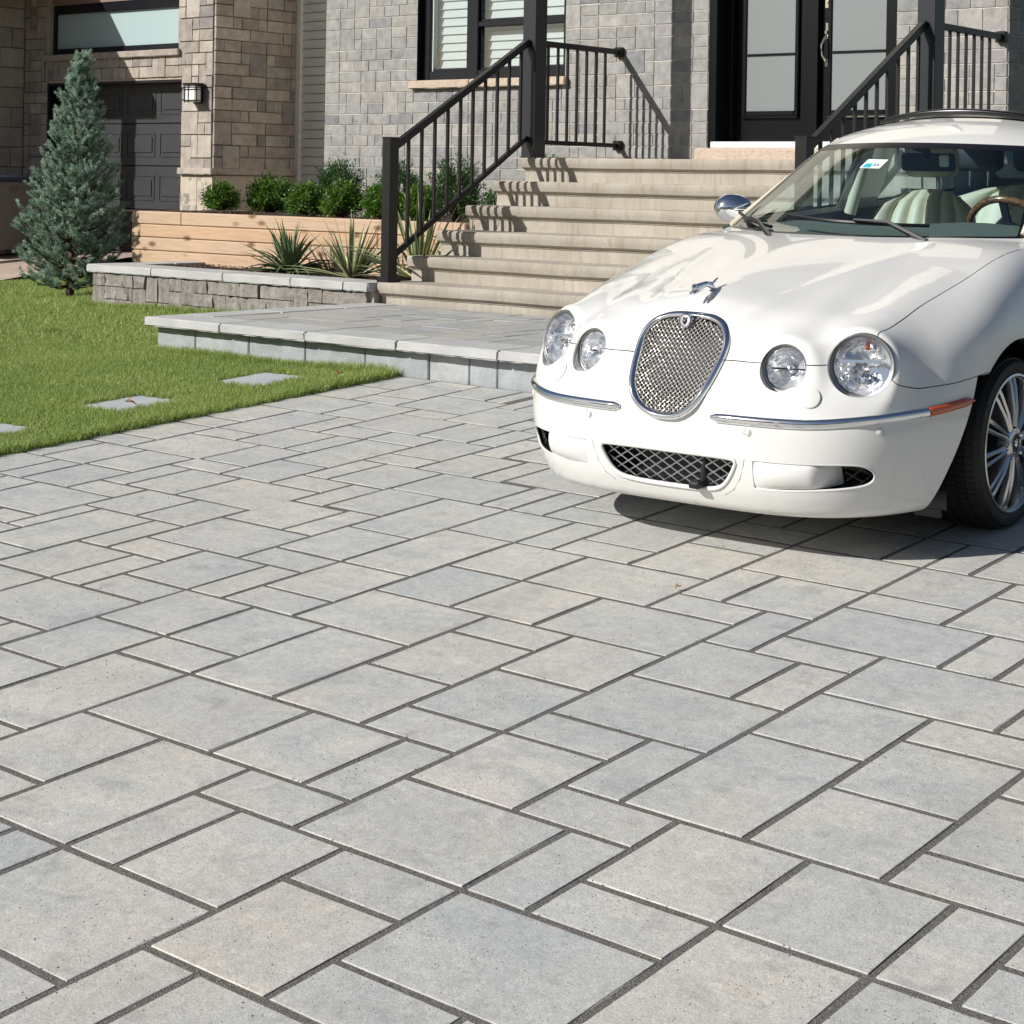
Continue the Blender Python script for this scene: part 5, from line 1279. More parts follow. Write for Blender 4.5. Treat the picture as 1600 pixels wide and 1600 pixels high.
# roof details: sunroof deflector and dark glass roof panel
bm = bmesh.new()
def on_top(x, y, dz=0.0):
    z = 1.6; lo, hi = 0.5, 1.6
    for _ in range(40):
        m = (lo + hi) / 2
        if F_car(np.array([x]), np.array([y]), np.array([m]))[0] < 0: lo = m
        else: hi = m
    return Vector((x, y, lo + dz))
_fx = np.arange(-.83, .8301, .005); _fz = np.arange(.12, .84, .005)
_X, _Z = np.meshgrid(_fx, _fz, indexing='ij'); _lo = np.full(_X.shape, -1.2); _hi = np.full(_X.shape, .6)
for _ in range(36):
    _m = (_lo + _hi) / 2; _in = F_car(_X, _m, _Z) < 0; _hi = np.where(_in, _m, _hi); _lo = np.where(_in, _lo, _m)
FRONT = _hi
def on_front(x, z, off=0.0):
    """point of the front surface at (x, z), moved forward by off"""
    u = min(max((x + .83) / .005, 0), len(_fx) - 1.001); v = min(max((z - .12) / .005, 0), len(_fz) - 1.001); i, j = int(u), int(v); a, b = u - i, v - j
    y = FRONT[i, j] * (1-a) * (1-b) + FRONT[i+1, j] * a * (1-b) + FRONT[i, j+1] * (1-a) * b + FRONT[i+1, j+1] * a * b
    return Vector((x, y - off, z))
def on_side(sgn, y, z, off=0.0):
    lo, hi = 0.0, 1.1
    for _ in range(40):
        m = (lo + hi) / 2
        if F_car(np.array([sgn * m]), np.array([y]), np.array([z]))[0] < 0: lo = m
        else: hi = m
    return Vector((sgn * (lo + off), y, z))
gx = np.linspace(-.40, .40, 13); gy = np.linspace(1.33, 2.0, 9); GV = [on_top(x, y + .05 * (x / .4) ** 2, .004) for y in gy for x in gx]
me = np_mesh('sunroof', [tuple(v) for v in GV], np.array([(j*13+i, j*13+i+1, (j+1)*13+i+1, (j+1)*13+i) for j in range(8) for i in range(12)]), 60); link_mesh('sunroof', me, M_SEAL, car)
bm = bmesh.new(); pts = [on_top(x, 1.30 + .05 * (x / .4) ** 2, .012 + .018 * (1 - (x / .42) ** 2)) for x in np.linspace(-.41, .41, 15)]
add_tube(bm, pts, [.006] + [.013] * 13 + [.006], 8); bm_obj('wind_deflector', bm, M_SEAL, car, 50)

# bumper details
def on_surf(x, z, off=0.0):
    """front surface point, pushed out along the normal; past the corner use the side"""
    p = on_front(max(-.815, min(.815, x)), z)
    n = grad(F_car, np.array([p]))[0]; n = Vector(n).normalized(); return p + n * off, n
def strip(name, xs, zf, prof, mat, parent, endtaper=2):
    """band on the body: prof [(height offset, outward offset)] swept along"""
    bm = bmesh.new(); rows = []
    for i, x in enumerate(xs):
        p, n = on_surf(x, zf(x)); up = (Vector((0, 0, 1)) - n * n.z).normalized()
        e = min(i, len(xs) - 1 - i) / endtaper if endtaper else 1; e = max(.3, min(1, e)) ** .6
        rows.append([bm.verts.new(p + up * (h * e) + n * (o if o < 0 else o * e)) for h, o in prof])
    for A, B in zip(rows, rows[1:]):
        for k in range(len(prof) - 1): bm.faces.new((A[k], A[k+1], B[k+1], B[k]))
    bm.faces.new(rows[0]); bm.faces.new(rows[-1][::-1]); bmesh.ops.recalc_face_normals(bm, faces=bm.faces)
    return bm_obj(name, bm, mat, parent, 60)
HP = [(-.0165, -.004), (-.0155, .005), (-.007, .013), (.004, .015), (.0135, .009), (.0165, -.004)]
def arc_x(a, b, n):   # denser near the corner
    return [a + (b - a) * math.sin(t * math.pi / 2) ** 1.0 for t in np.linspace(0, 1, n + 14)]
for s_ in (-1, 1):
    strip('chrome_trim', [s_ * v for v in arc_x(.185, .80, 26)], lambda x: .480 + .016 * sstep(.5, .8, np.abs(x)), HP, M_CHROME, bumper, .8)
    # amber side marker wraps on towards the wheel
    bm = bmesh.new(); rows = []
    a0 = on_surf(s_ * .802, .4965)[0]; ys_ = np.linspace(a0.y, a0.y + .21, 12)
    for i, y in enumerate(ys_):
        p = on_side(s_, y, .4965 + .010 * i / 11); n = Vector(grad(F_car, np.array([p]))[0]).normalized(); up = (Vector((0, 0, 1)) - n * n.z).normalized(); e = .25 if i == 11 else (.8 if i == 10 else 1)
        rows.append([bm.verts.new(p + up * h * e * 1.0 + n * o) for h, o in HP])
    for A, B in zip(rows, rows[1:]):
        for k in range(5): bm.faces.new((A[k], A[k+1], B[k+1], B[k]))
    bm.faces.new(rows[0]); bm.faces.new(rows[-1][::-1]); bmesh.ops.recalc_face_normals(bm, faces=bm.faces); bm_obj('side_marker', bm, M_AMBER, bumper, 60)
    for x, z in ((.324, .442), (.715, .452)):
        p, n = on_surf(s_ * x, z, .0008); q = n.to_track_quat('Z', 'Y').to_matrix().to_4x4()
        bm = bmesh.new(); add_lathe(bm, [(.0001, .0025), (.0085, .0025), (.0105, .001), (.0108, -.004)], 24, Matrix.Translation(p) @ q); add_lathe(bm, [(.0125, .001), (.0135, .0016), (.0145, .0003)], 24, Matrix.Translation(p) @ q)
        bmesh.ops.recalc_face_normals(bm, faces=bm.faces); bm_obj('parking_sensor', bm, M_PAINT, bumper, 40)
    # washer cover: a thin disc between the lamps
    p, n = on_surf(s_ * .512, .560, .0012); q = n.to_track_quat('Z', 'Y').to_matrix().to_4x4()
    bm = bmesh.new(); add_lathe(bm, [(.0001, .0030), (.030, .0026), (.0345, .001), (.0355, -.003)], 40, Matrix.Translation(p) @ q @ Matrix.Diagonal((1.0, 1.05, 1, 1))); bm_obj('washer_cover', bm, M_PAINT, bumper, 40)
    # fog recess: dark mesh set back, rounded lip
    fgo = [( s_ * x, z) for x, z in FG]
    lip = [on_front(x, z, -.004) for x, z in fgo]; tube('recess_lip', lip, .0045, M_PAINT, bumper, 8, True)
    bm = bmesh.new(); back = [bm.verts.new(on_front(x, z) + Vector((-s_ * .01, .055, 0))) for x, z in fgo]; fr_ = [bm.verts.new(on_front(x, z, -.002)) for x, z in fgo]
    for k in range(len(fgo)): bm.faces.new((fr_[k], fr_[(k+1) % len(fgo)], back[(k+1) % len(fgo)], back[k]))
    bm.faces.new(back); bmesh.ops.recalc_face_normals(bm, faces=bm.faces); bm_obj('recess', bm, M_CARBLACK, bumper)
    bm = bmesh.new()
    for d_ in (-1, 1):
        for c_ in np.linspace(.40, .82, 10):
            seg = []
            for t in np.linspace(0, 1, 16):
                x = c_ + d_ * (t - .5) * .10; z = .262 + t * .092
                if poly_sd(np.array([[x, z]]), FG)[0] < -.002 and x > .615: seg.append(on_front(s_ * x, z, -.030))
            if len(seg) > 2: add_tube(bm, seg, .0020, 5)
    if len(bm.verts): o = bm_obj('recess_mesh', bm, simple('black_wire', (.035, .035, .038, 1), .35), bumper, 50)
# lower grille
tube('grille_lip', [on_front(x, z, -.003) for x, z in LGO], .0085, M_PAINT, bumper, 10, True)
bm = bmesh.new(); fr_ = [bm.verts.new(on_front(x, z, -.006)) for x, z in LGO]; back = [bm.verts.new(on_front(x * .97, z) + Vector((0, .09, 0))) for x, z in LGO]
for k in range(len(LGO)): bm.faces.new((fr_[k], fr_[(k+1) % len(LGO)], back[(k+1) % len(LGO)], back[k]))
bm.faces.new(back); bmesh.ops.recalc_face_normals(bm, faces=bm.faces); bm_obj('lower_duct', bm, M_CARBLACK, bumper)
bm = bmesh.new()
for d_ in (-1, 1):
    for c_ in np.arange(-.464, .47, .058):
        seg = []
        for t in np.linspace(0, 1, 26):
            x = c_ + d_ * (t - .5) * .215; z = .228 + t * .126
            if poly_sd(np.array([[x, z]]), LGO)[0] < .002: seg.append(on_front(x, z, -.022))
            elif len(seg) > 1: break
        if len(seg) > 1: add_tube(bm, seg, .0026, 5)
o = bm_obj('lower_grille_mesh', bm, M_WIREG, bumper, 50); o['kind'] = 'stuff'
for (x, w_, h_) in ((.125, .021, .026),):
    p = on_front(x, .247, .004); b_ = box('camera_pod', p.x - w_, p.x + w_, p.y - .03, p.y + .02, p.z - .010, p.z + .014, M_CARBLACK, bumper, .007, 2)
    tube('camera_bracket', [p + Vector((.01, .02, .0)), p + Vector((.012, .022, .05)), p + Vector((.012, .03, .10))], .012, M_CARBLACK, bumper)
# panel lines of the scoops either side of the lower grille
for s_ in (-1, 1):
    for path in ([(.31, .352), (.305, .33), (.29, .285), (.262, .245), (.225, .222)],):
        tube('panel_gap', [on_front(s_ * x, z, -.0008) for x, z in path], .0016, M_CARBLACK, bumper, 5)
    # scoop: a bulged panel filling the inner part of the opening, its outer end turned into the recess
    bm = bmesh.new(); nu_, nv_ = 30, 14; G_ = []
    for i in range(nu_ + 1):
        u = i / nu_; x = .337 + (.60 - .337) * u; row = []
        turn = max(0, (u - .74) / .26)
        for j in range(nv_ + 1):
            v = j / nv_; zt_, zb2 = .3495 - .004 * turn, .2585 + .010 * u + .004 * turn; z = zb2 + (zt_ - zb2) * v
            edge = min(1, 6 * min(v, 1 - v) + .0)
            b_ = -.006 + .020 * math.sin(math.pi * min(1, u * .95 + .03)) ** .7 * math.sin(math.pi * v) ** .55 - .075 * turn ** 1.6
            row.append(bm.verts.new(on_front(s_ * (x - .012 * turn ** 2), z, b_)))
        G_.append(row)
    for i in range(nu_):
        for j in range(nv_): bm.faces.new((G_[i][j], G_[i+1][j], G_[i+1][j+1], G_[i][j+1]))
    bmesh.ops.recalc_face_normals(bm, faces=bm.faces); bm_obj('air_scoop', bm, M_PAINT, bumper, 60)
# bumper/body groove for the chin line
# headlights
def headlight(c, yaw, pit, r, big):
    n = lamp_dir(yaw, pit); Mx = Matrix.Translation(c) @ n.to_track_quat('Z', 'Y').to_matrix().to_4x4()
    def P(bmesh_): 
        for v in bmesh_.verts: v.co = Mx @ v.co
        return bmesh_
    bm = bmesh.new(); add_lathe(bm, [(r + .003, -.035), (r + .003, .001), (r - .001, .006), (r - .006, .005), (r - .008, -.004)], 56); P(bm); hl = bm_obj('headlight', bm, M_RIMG, car, 50)
    bm = bmesh.new(); add_lathe(bm, [(r - .007, -.003), (r - .012, .001), (r - .014, -.006)], 56); P(bm); bm_obj('inner_ring', bm, M_CHROME, hl, 50)
    # reflector bowl with a split-level step
    bm = bmesh.new(); prof = [(r - .010, -.006)] + [((r - .012) * math.cos(t), -.010 - .062 * math.sin(t)) for t in np.linspace(.05, 1.45, 14)] + [(.0005, -.074)]
    add_lathe(bm, prof, 48); bmesh.ops.recalc_face_normals(bm, faces=bm.faces)
    for f in bm.faces: f.normal_flip()
    me = bpy.data.meshes.new('reflector'); bm.to_mesh(me); bm.free(); shade(me); o = link_mesh('reflector', me, M_REFL, hl); o.matrix_local = Mx
    if big:
        bm = bmesh.new(); add_box(bm, -r * .78, r * .60, .012, .020, -.05, -.012); add_box(bm, r * .18, r * .75, -r * .62, -r * .02, -.052, -.040)
        add_lathe(bm, [(.016, -.02), (.018, -.045), (.03, -.055)], 24, Matrix.Translation((-.018, -.02, 0))); add_lathe(bm, [(.0001, -.012), (.012, -.016), (.016, -.03)], 20, Matrix.Translation((.03, .062, 0)))
        add_lathe(bm, [(.0001, -.02), (.020, -.028), (.034, -.05)], 24, Matrix.Translation((.035, -.045, 0)))
        P(bm); bmesh.ops.recalc_face_normals(bm, faces=bm.faces); bm_obj('lamp_insert', bm, M_CHROME, hl, 40)
        bm = bmesh.new(); add_lathe(bm, [(.0001, -.030), (.007, -.034), (.010, -.046)], 16, Matrix.Translation((.004 , .066, 0))); P(bm); bm_obj('turn_bulb', bm, M_AMBER, hl, 50)
    else:
        bm = bmesh.new(); add_lathe(bm, [(.0001, -.030), (.010, -.033), (.013, -.042), (.014, -.066)], 24)
        add_box(bm, -r * .80, r * .80, -.003, .003, -.040, -.034)
        P(bm); bmesh.ops.recalc_face_normals(bm, faces=bm.faces); bm_obj('lamp_insert', bm, M_CHROME, hl, 40)
    bm = bmesh.new(); add_lathe(bm, [(.0003, .016)] + [((r - .007) * math.sin(t), -.002 + .018 * math.cos(t)) for t in np.linspace(.08, 1.57, 12)], 48); P(bm); bmesh.ops.recalc_face_normals(bm, faces=bm.faces); bm_obj('lens', bm, M_LENS, hl, None).data.polygons.foreach_set('use_smooth', [True] * 0) if False else None
    return hl
for (c, yaw, pit, r) in LAMPS:
    hl_ = headlight(c, yaw, pit, r, r > .09)
    n_ = lamp_dir(yaw, pit); Mw = Matrix.Translation(c) @ n_.to_track_quat('Z', 'Y').to_matrix().to_4x4(); na, nh = 64, 26
    WV = np.array([tuple(Mw @ Vector(((r + .0012) * math.cos(k * 2 * math.pi / na), (r + .0012) * math.sin(k * 2 * math.pi / na), -.02 + .20 * j / nh))) for j in range(nh + 1) for k in range(na)])
    WQ = np.array([(j * na + k, j * na + (k + 1) % na, (j + 1) * na + (k + 1) % na, (j + 1) * na + k) for j in range(nh) for k in range(na)])
    V_, P_ = clip_sheet(WV, (WQ, []), lambda P: F_car(*P.T) - .0008)
    if len(P_[0]) or P_[1]: link_mesh('lamp_well', sheet_mesh('lamp_well', V_, P_), M_PAINT, hl_)
# main grille: chrome surround, woven mesh, badge
NG = 96; GF = outline(GR, NG)
def gr_y(x, z, off): return on_front(x, z, off)
rows = []; bm = bmesh.new()
cen = np.array([0, .64])
for i in range(NG):
    a, b = GF[i-1], GF[(i+1) % NG]; t = b - a; t /= np.linalg.norm(t); nrm = np.array([t[1], -t[0]]); 
    if nrm @ (GF[i] - cen) < 0: nrm = -nrm
    base = on_front(*GF[i]); w = .019
    row = []
    for k_, (o, d_) in enumerate(((.004, -.006), (.004, .008), (-.003, .018), (-.010, .020), (-.017, .014), (-.022, .002), (-.022, -.014))):
        x, z = GF[i] + nrm * o; row.append(bm.verts.new((x, base.y - d_ - .0, z)))
    rows.append(row)
for i in range(NG):
    A, B = rows[i], rows[(i+1) % NG]
    for k in range(6): bm.faces.new((A[k], A[k+1], B[k+1], B[k]))
bmesh.ops.recalc_face_normals(bm, faces=bm.faces)
grille = bm_obj('grille', bm, M_CHROME, car, 70)
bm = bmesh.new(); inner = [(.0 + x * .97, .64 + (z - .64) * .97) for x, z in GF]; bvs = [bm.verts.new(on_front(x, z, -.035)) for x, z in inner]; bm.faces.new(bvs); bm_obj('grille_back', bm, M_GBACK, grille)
bm = bmesh.new(); pitch = .0116
inn = outline([(z if 0 else .64 + (z - .64) * .885, w * .885) for z, w in GR], 72)
def mesh_pt(x, z): return on_front(x, z).y
for d_ in (-1, 1):
    dirv = np.array([math.cos(R(40)), d_ * math.sin(R(40))]); per = np.array([-dirv[1], dirv[0]])
    other = np.array([math.cos(R(40)), -d_ * math.sin(R(40))]); pero = np.array([-other[1], other[0]])
    for k in range(-30, 31):
        o0 = np.array([0, .625]) + per * k * pitch; seg = []; st_ = pitch / 3
        S = np.arange(-.30, .30, st_); pts2 = o0 + S[:, None] * dirv; ins_ = poly_sd(pts2, inn) < 0
        for m_, (q, okk) in enumerate(zip(pts2, ins_)):
            if okk: seg.append(Vector((q[0], mesh_pt(*q) + .002 + d_ * .0024 * (-1) ** (k % 2) * math.cos(math.pi * float((q - np.array([0, .625])) @ pero) / pitch), q[1])))
        if len(seg) > 2: add_tube(bm, seg, .0022, 5, False, False)
o = bm_obj('grille_mesh', bm, M_WIRE, grille, 60); o['kind'] = 'stuff'
p = on_front(0, .770, .020); q = Vector((0, -1, .35)).to_track_quat('Z', 'Y').to_matrix().to_4x4()
bm = bmesh.new(); add_lathe(bm, [(.0001, .004), (.019, .003), (.0215, .006), (.0245, .004), (.0255, -.012)], 32, Matrix.Translation(p) @ q); bm_obj('grille_badge', bm, M_CHROME, grille, 40)
bm = bmesh.new()
for (x, z, r_) in ((0, -.002, .010), (-.006, .008, .004), (.006, .008, .004), (0, -.009, .006)):
    bmesh.ops.create_uvsphere(bm, u_segments=10, v_segments=6, radius=r_, matrix=Matrix.Translation(p) @ q @ Matrix.Translation((x, z, .004)) @ Matrix.Diagonal((1, 1, .5, 1)))
bm_obj('badge_relief', bm, M_DARKMETAL, grille, 60)
# leaping hood ornament
def skin_obj(name, verts, edges, radii, mat, parent, sub=2):
    me = bpy.data.meshes.new(name); me.from_pydata(verts, edges, []); o = link_mesh(name, me, mat, parent)
    o.modifiers.new('skin', 'SKIN'); sv = me.skin_vertices[0].data
    for i, r_ in enumerate(radii): sv[i].radius = (r_, r_) if not hasattr(r_, '__len__') else r_
    sv[0].use_root = True; m = o.modifiers.new('sub', 'SUBSURF'); m.levels = sub; m.render_levels = sub; return o
hb = on_top(0, -.70)
ov = [(0, .02, .030), (0, -.005, .036), (0, -.03, .034), (0, -.055, .030), (0, -.072, .032), (0, -.086, .028),      # hips, belly, chest, neck, head, muzzle
      (-.007, -.066, .018), (-.007, -.090, .010), (.007, -.066, .018), (.007, -.088, .012),                             # fore legs reaching
      (-.008, .032, .016), (-.008, .062, .002), (.008, .034, .018), (.008, .060, .006),                                  # hind legs pushing off
      (0, .045, .036), (0, .075, .050)]                                                                                 # tail
oe = [(0,1),(1,2),(2,3),(3,4),(4,5),(3,6),(6,7),(3,8),(8,9),(0,10),(10,11),(0,12),(12,13),(0,14),(14,15)]
orr = [v * 1.25 for v in (.011, .0095, .0105, .010, .0095, .005, .005, .0035, .005, .0035, .006, .004, .006, .004, .004, .0025)]
skin_obj('hood_ornament', [tuple(Vector(v) + hb) for v in ov], oe, orr, M_CHROME, car)
bm = bmesh.new(); add_tube(bm, [hb + Vector((0, .055, -.004)), hb + Vector((0, .06, .008))], [.012, .006], 10); bm_obj('ornament_base', bm, M_CHROME, car, 50)

# wheels
def wheel_parts():
    w = bpy.data.objects.new('wheel', None)
    Rt, Rr = .300, .243                                      # tyre and rim radius, axis along +x (outer face at x = 0)
    bm = bmesh.new(); prof = [(Rr - .004, -.006), (Rr + .006, .002), (Rr + .022, .008), (Rr + .040, .004), (Rt - .010, -.010), (Rt - .003, -.024), (Rt, -.045), (Rt + .001, -.12), (Rt, -.195), (Rt - .003, -.216), (Rt - .012, -.232), (Rr + .01, -.24), (Rr, -.23)]
    add_lathe(bm, prof, 96, Matrix.Rotation(R(90), 4, 'Y')); bmesh.ops.recalc_face_normals(bm, faces=bm.faces); ty = bpy.data.meshes.new('tyre'); bm.to_mesh(ty); bm.free(); shade(ty, 50); ty.materials.append(M_RUBBER)
    bm = bmesh.new()
    for k in range(84):                                       # tread blocks between sipes, in five ribs
        a = k * 2 * math.pi / 84
        for (x0, x1, sk) in ((-.044, -.016, .010), (-.084, -.050, .012), (-.125, -.090, -.01), (-.166, -.131, .012), (-.222, -.172, -.01)):
            q = []
            for (x, da) in ((x0, .004), (x1, .004 + sk), (x1, .070 + sk), (x0, .070)):
                rr_ = Rt + .0045 - (.006 if x in (-.016, -.222) else 0); q.append((x, rr_ * math.cos(a + da), rr_ * math.sin(a + da), a + da))
            top = [bm.verts.new(v[:3]) for v in q]; bot = [bm.verts.new((v[0], (Rt - .012) * math.cos(v[3]), (Rt - .012) * math.sin(v[3]))) for v in q]
            bm.faces.new(top)
            for i in range(4): bm.faces.new((top[i], top[(i+1) % 4], bot[(i+1) % 4], bot[i]))
    bmesh.ops.recalc_face_normals(bm, faces=bm.faces); tr = bpy.data.meshes.new('tread'); bm.to_mesh(tr); bm.free(); tr.materials.append(M_RUBBER)
    bm = bmesh.new(); My = Matrix.Rotation(R(90), 4, 'Y')
    add_lathe(bm, [(Rr + .002, -.004), (Rr + .001, .004), (Rr - .006, .006), (Rr - .011, .002), (Rr - .016, -.010), (Rr - .020, -.10), (Rr - .022, -.21)], 72, My)
    bmesh.ops.recalc_face_normals(bm, faces=bm.faces)
    ri = bpy.data.meshes.new('rim'); bm.to_mesh(ri); bm.free(); shade(ri, 50); ri.materials.append(M_ALLOY)
    sp = []
    bm = bmesh.new()
    def spoke(ang, ang2):
        """slim spoke from hub angle to rim angle"""
        p0 = (.048, ang); p1 = (Rr - .010, ang2); V = []
        for t, wd, xo in ((0, .011, .006), (.4, .0085, .004), (.8, .010, -.008), (1.0, .014, -.020)):
            r_ = p0[0] + (p1[0] - p0[0]) * t; a = p0[1] + (p1[1] - p0[1]) * t; c_, s_ = math.cos(a), math.sin(a); tx = (-s_, c_)
            V.append([bm.verts.new((xo + dx, r_ * c_ + tx[0] * w_ * wd, r_ * s_ + tx[1] * w_ * wd)) for w_, dx in ((-1, -.022), (-.8, -.004), (0, .002), (.8, -.004), (1, -.022))])
        for A, B in zip(V, V[1:]):
            for k in range(4): bm.faces.new((A[k], A[k+1], B[k+1], B[k]))
    for k in range(10):
        a = k * math.pi / 5; spoke(a - .10, a - .085); spoke(a + .10, a + .085)
    bmesh.ops.recalc_face_normals(bm, faces=bm.faces); spm = bpy.data.meshes.new('spokes'); bm.to_mesh(spm); bm.free(); shade(spm, 30); spm.materials.append(M_ALLOY)
    bm = bmesh.new(); add_lathe(bm, [(.066, -.03), (.062, .002), (.050, .010), (.036, .012), (.034, .006), (.0001, .006)], 40, My); bmesh.ops.recalc_face_normals(bm, faces=bm.faces); hub = bpy.data.meshes.new('hub'); bm.to_mesh(hub); bm.free(); shade(hub, 40); hub.materials.append(M_ALLOY)
    bm = bmesh.new(); add_lathe(bm, [(.030, .0065), (.029, .010), (.024, .0095), (.0001, .012)], 32, My); cap = bpy.data.meshes.new('centre_cap'); bm.to_mesh(cap); bm.free(); shade(cap, 40); cap.materials.append(M_DARKMETAL)
    bm = bmesh.new(); bmesh.ops.create_uvsphere(bm, u_segments=12, v_segments=8, radius=.012, matrix=Matrix.Translation((.011, 0, -.002)) @ Matrix.Diagonal((.45, 1, 1.2, 1)))
    for s_ in (-1, 1): bmesh.ops.create_uvsphere(bm, u_segments=8, v_segments=6, radius=.0045, matrix=Matrix.Translation((.011, s_ * .008, .011)) @ Matrix.Diagonal((.5, 1, 1, 1)))
    cr = bpy.data.meshes.new('cap_relief'); bm.to_mesh(cr); bm.free(); shade(cr); cr.materials.append(M_CHROME)
    bm = bmesh.new(); add_lathe(bm, [(.0001, .012), (.006, .012), (.0095, .009), (.010, -.01)], 6, My); nut = bpy.data.meshes.new('lug_nut'); bm.to_mesh(nut); bm.free(); shade(nut, 40); nut.materials.append(M_CHROME)
    bm = bmesh.new(); add_lathe(bm, [(.06, -.06), (.165, -.06), (.166, -.08), (.06, -.08)], 48, My); add_lathe(bm, [(.0001, -.13), (Rr - .02, -.15)], 48, My); bmesh.ops.recalc_face_normals(bm, faces=bm.faces); br = bpy.data.meshes.new('brake_disc'); bm.to_mesh(br); bm.free(); shade(br, 40); br.materials.append(M_DARKMETAL)
    return ty, tr, ri, spm, hub, cap, cr, nut, br
WM = wheel_parts()
for (x, y, fl) in ((.848, -.045, 1), (-.848, -.045, -1), (.848, 2.76, 1), (-.848, 2.76, -1)):
    w = link_mesh('wheel', WM[0], None, car); w.location = (x, y, .2965); w.rotation_euler = (R(8), 0, 0 if fl > 0 else math.pi)
    tr = link_mesh('tread', WM[1], None, w); tr['kind'] = 'stuff'
    for me in (WM[2], WM[3], WM[4], WM[5], WM[6], WM[8]): link_mesh(me.name, me, None, w)
    for k in range(5):
        a = k * 2 * math.pi / 5 + .3; o = link_mesh('lug_nut', WM[7], None, w); o.location = (.004, .052 * math.cos(a), .052 * math.sin(a))
# arch liners
for s_ in (-1, 1):
    for yc in (-.045, 2.76):
        bm = bmesh.new(); A = []
        for k in range(25):
            a = R(-35) + k * R(250) / 24; rr_ = .372
            yy_, zz_ = yc + rr_ * math.cos(a), .30 + rr_ * math.sin(a)
            if yc < 1 and zz_ < .42 and yy_ < yc: yy_ -= (.42 - zz_) * .35
            A.append([bm.verts.new((s_ * x, yy_, max(zz_, .14))) for x in (.50, .80)])
        for p, q in zip(A, A[1:]): bm.faces.new((p[0], p[1], q[1], q[0]))
        bm.faces.new([p[0] for p in A]); bm_obj('arch_liner', bm, M_CARBLACK, car)
# underbody
box('underbody', -.62, .62, -.66, 3.5, .17, .40, M_CARBLACK, car, .04)
for s_ in (-1, 1): box('mud_flap', s_ * .72 - .05, s_ * .72 + .05, -.46, -.452, .11, .20, M_CARBLACK, car)
# mirrors
for s_ in (-1, 1):
    c_ = Vector((s_ * .955, .93, 1.008)); bm = bmesh.new(); bmesh.ops.create_uvsphere(bm, u_segments=28, v_segments=18, radius=1)
    for v in bm.verts:
        x, y, z = v.co; y2 = y * .085 if y < 0 else y * .03
        x2 = x * (.105 - .02 * (1 if x * s_ > 0 else 0)); z2 = z * .066 * (1 + .06 * (-x * s_))
        v.co = (x2, y2 + .02 * abs(x), z2)
    bmesh.ops.translate(bm, verts=bm.verts, vec=c_); mi = bm_obj('door_mirror', bm, M_CHROME, car, None); shade(mi.data)
    tube('mirror_arm', [c_ + Vector((-s_ * .07, .005, -.035)), c_ + Vector((-s_ * .16, .03, -.055)), c_ + Vector((-s_ * .24, .05, -.06))], [.026, .022, .03], M_PAINT, mi)
    bm = bmesh.new(); add_lathe(bm, [(.0001, 0), (.088, 0)], 32, Matrix.Translation(c_ + Vector((0, .045, 0))) @ Matrix.Rotation(R(-90), 4, 'X') @ Matrix.Diagonal((1, .68, 1, 1))); bm_obj('mirror_glass', bm, M_CHROME, mi)
# wipers
def ws_pt(x, t, off=.014):
    """point on the windscreen, t from the cowl upwards in metres of height"""
    z = .955 + t; y = y_ws(x, z); return Vector((x, y - off * .42 * 1.2, z + off))
for (x0, x1, xp) in ((-.26, .36, .30), (-.68, -.30, -.33)):
    A = [ws_pt(x0 + (x1 - x0) * u, .030 + .020 * (1 - u) + (.02 if x0 > -.5 else .0)) for u in np.linspace(0, 1, 10)]
    wp = tube('wiper_blade', A, .0075, M_SEAL, car, 6)
    tube('wiper_arm', [A[5] + Vector((0, -.01, .012)), A[7] + Vector((0, -.02, .010)), ws_pt(xp + .10, -.0) + Vector((0, -.03, .0))], [.007, .009, .012], M_SEAL, wp, 6)

# cabin
C_ = lambda o: o
bm = bmesh.new(); n_ = 16; rows = []                                     # dash top
for i in range(n_ + 1):
    x = -.66 + 1.32 * i / n_; row = []
    for (dy, z) in ((.02, .935), (.16, .968), (.32, .985), (.50, .988 + .018 * math.exp(-((x - .36) / .2) ** 2)), (.62, .970 + .02 * math.exp(-((x - .36) / .2) ** 2)), (.66, .90), (.64, .70)):
        row.append(bm.verts.new((x, y_ws(x * .9, .955) + dy, z - .03 * (abs(x) / .66) ** 4)))
    rows.append(row)
for A, B in zip(rows, rows[1:]):
    for k in range(6): bm.faces.new((A[k], A[k+1], B[k+1], B[k]))
bmesh.ops.recalc_face_normals(bm, faces=bm.faces); bm_obj('dashboard', bm, M_DASH, car, 60)
box('cabin_floor', -.70, .70, .3, 2.7, .30, .34, M_DARKTRIM, car)
box('bulkhead', -.70, .70, .28, .32, .34, .93, M_DARKTRIM, car); box('rear_shelf', -.66, .66, 2.62, 3.1, .93, .96, M_DARKTRIM, car)
for s_ in (-1, 1):
    box('door_card', s_ * .735 - .02, s_ * .735 + .02, .55, 2.6, .34, .965, M_DARKTRIM, car, .01); box('armrest', s_ * .66 - .04, s_ * .66 + .04, .95, 1.5, .70, .76, M_CREAM, car, .015)
    tube('pillar_trim', [(s_ * .655, 1.50, .95), (s_ * .60, 1.52, 1.15), (s_ * .535, 1.54, 1.34)], [.030, .028, .026], M_CREAM, car)
    tube('pillar_trim', [(s_ * .66, .50, .97), (s_ * .59, .86, 1.15), (s_ * .515, 1.16, 1.30)], [.022, .022, .022], M_CREAM, car)
hv = [(x, y, z_roof(np.array(abs(x)), np.array(y)).item() - .045) for y in np.linspace(1.08, 2.75, 14) for x in np.linspace(-.50, .50, 9)]
link_mesh('headliner', np_mesh('headliner', hv, np.array([(j*9+i, j*9+i+1, (j+1)*9+i+1, (j+1)*9+i) for j in range(13) for i in range(8)]), 60), M_CREAM, car)
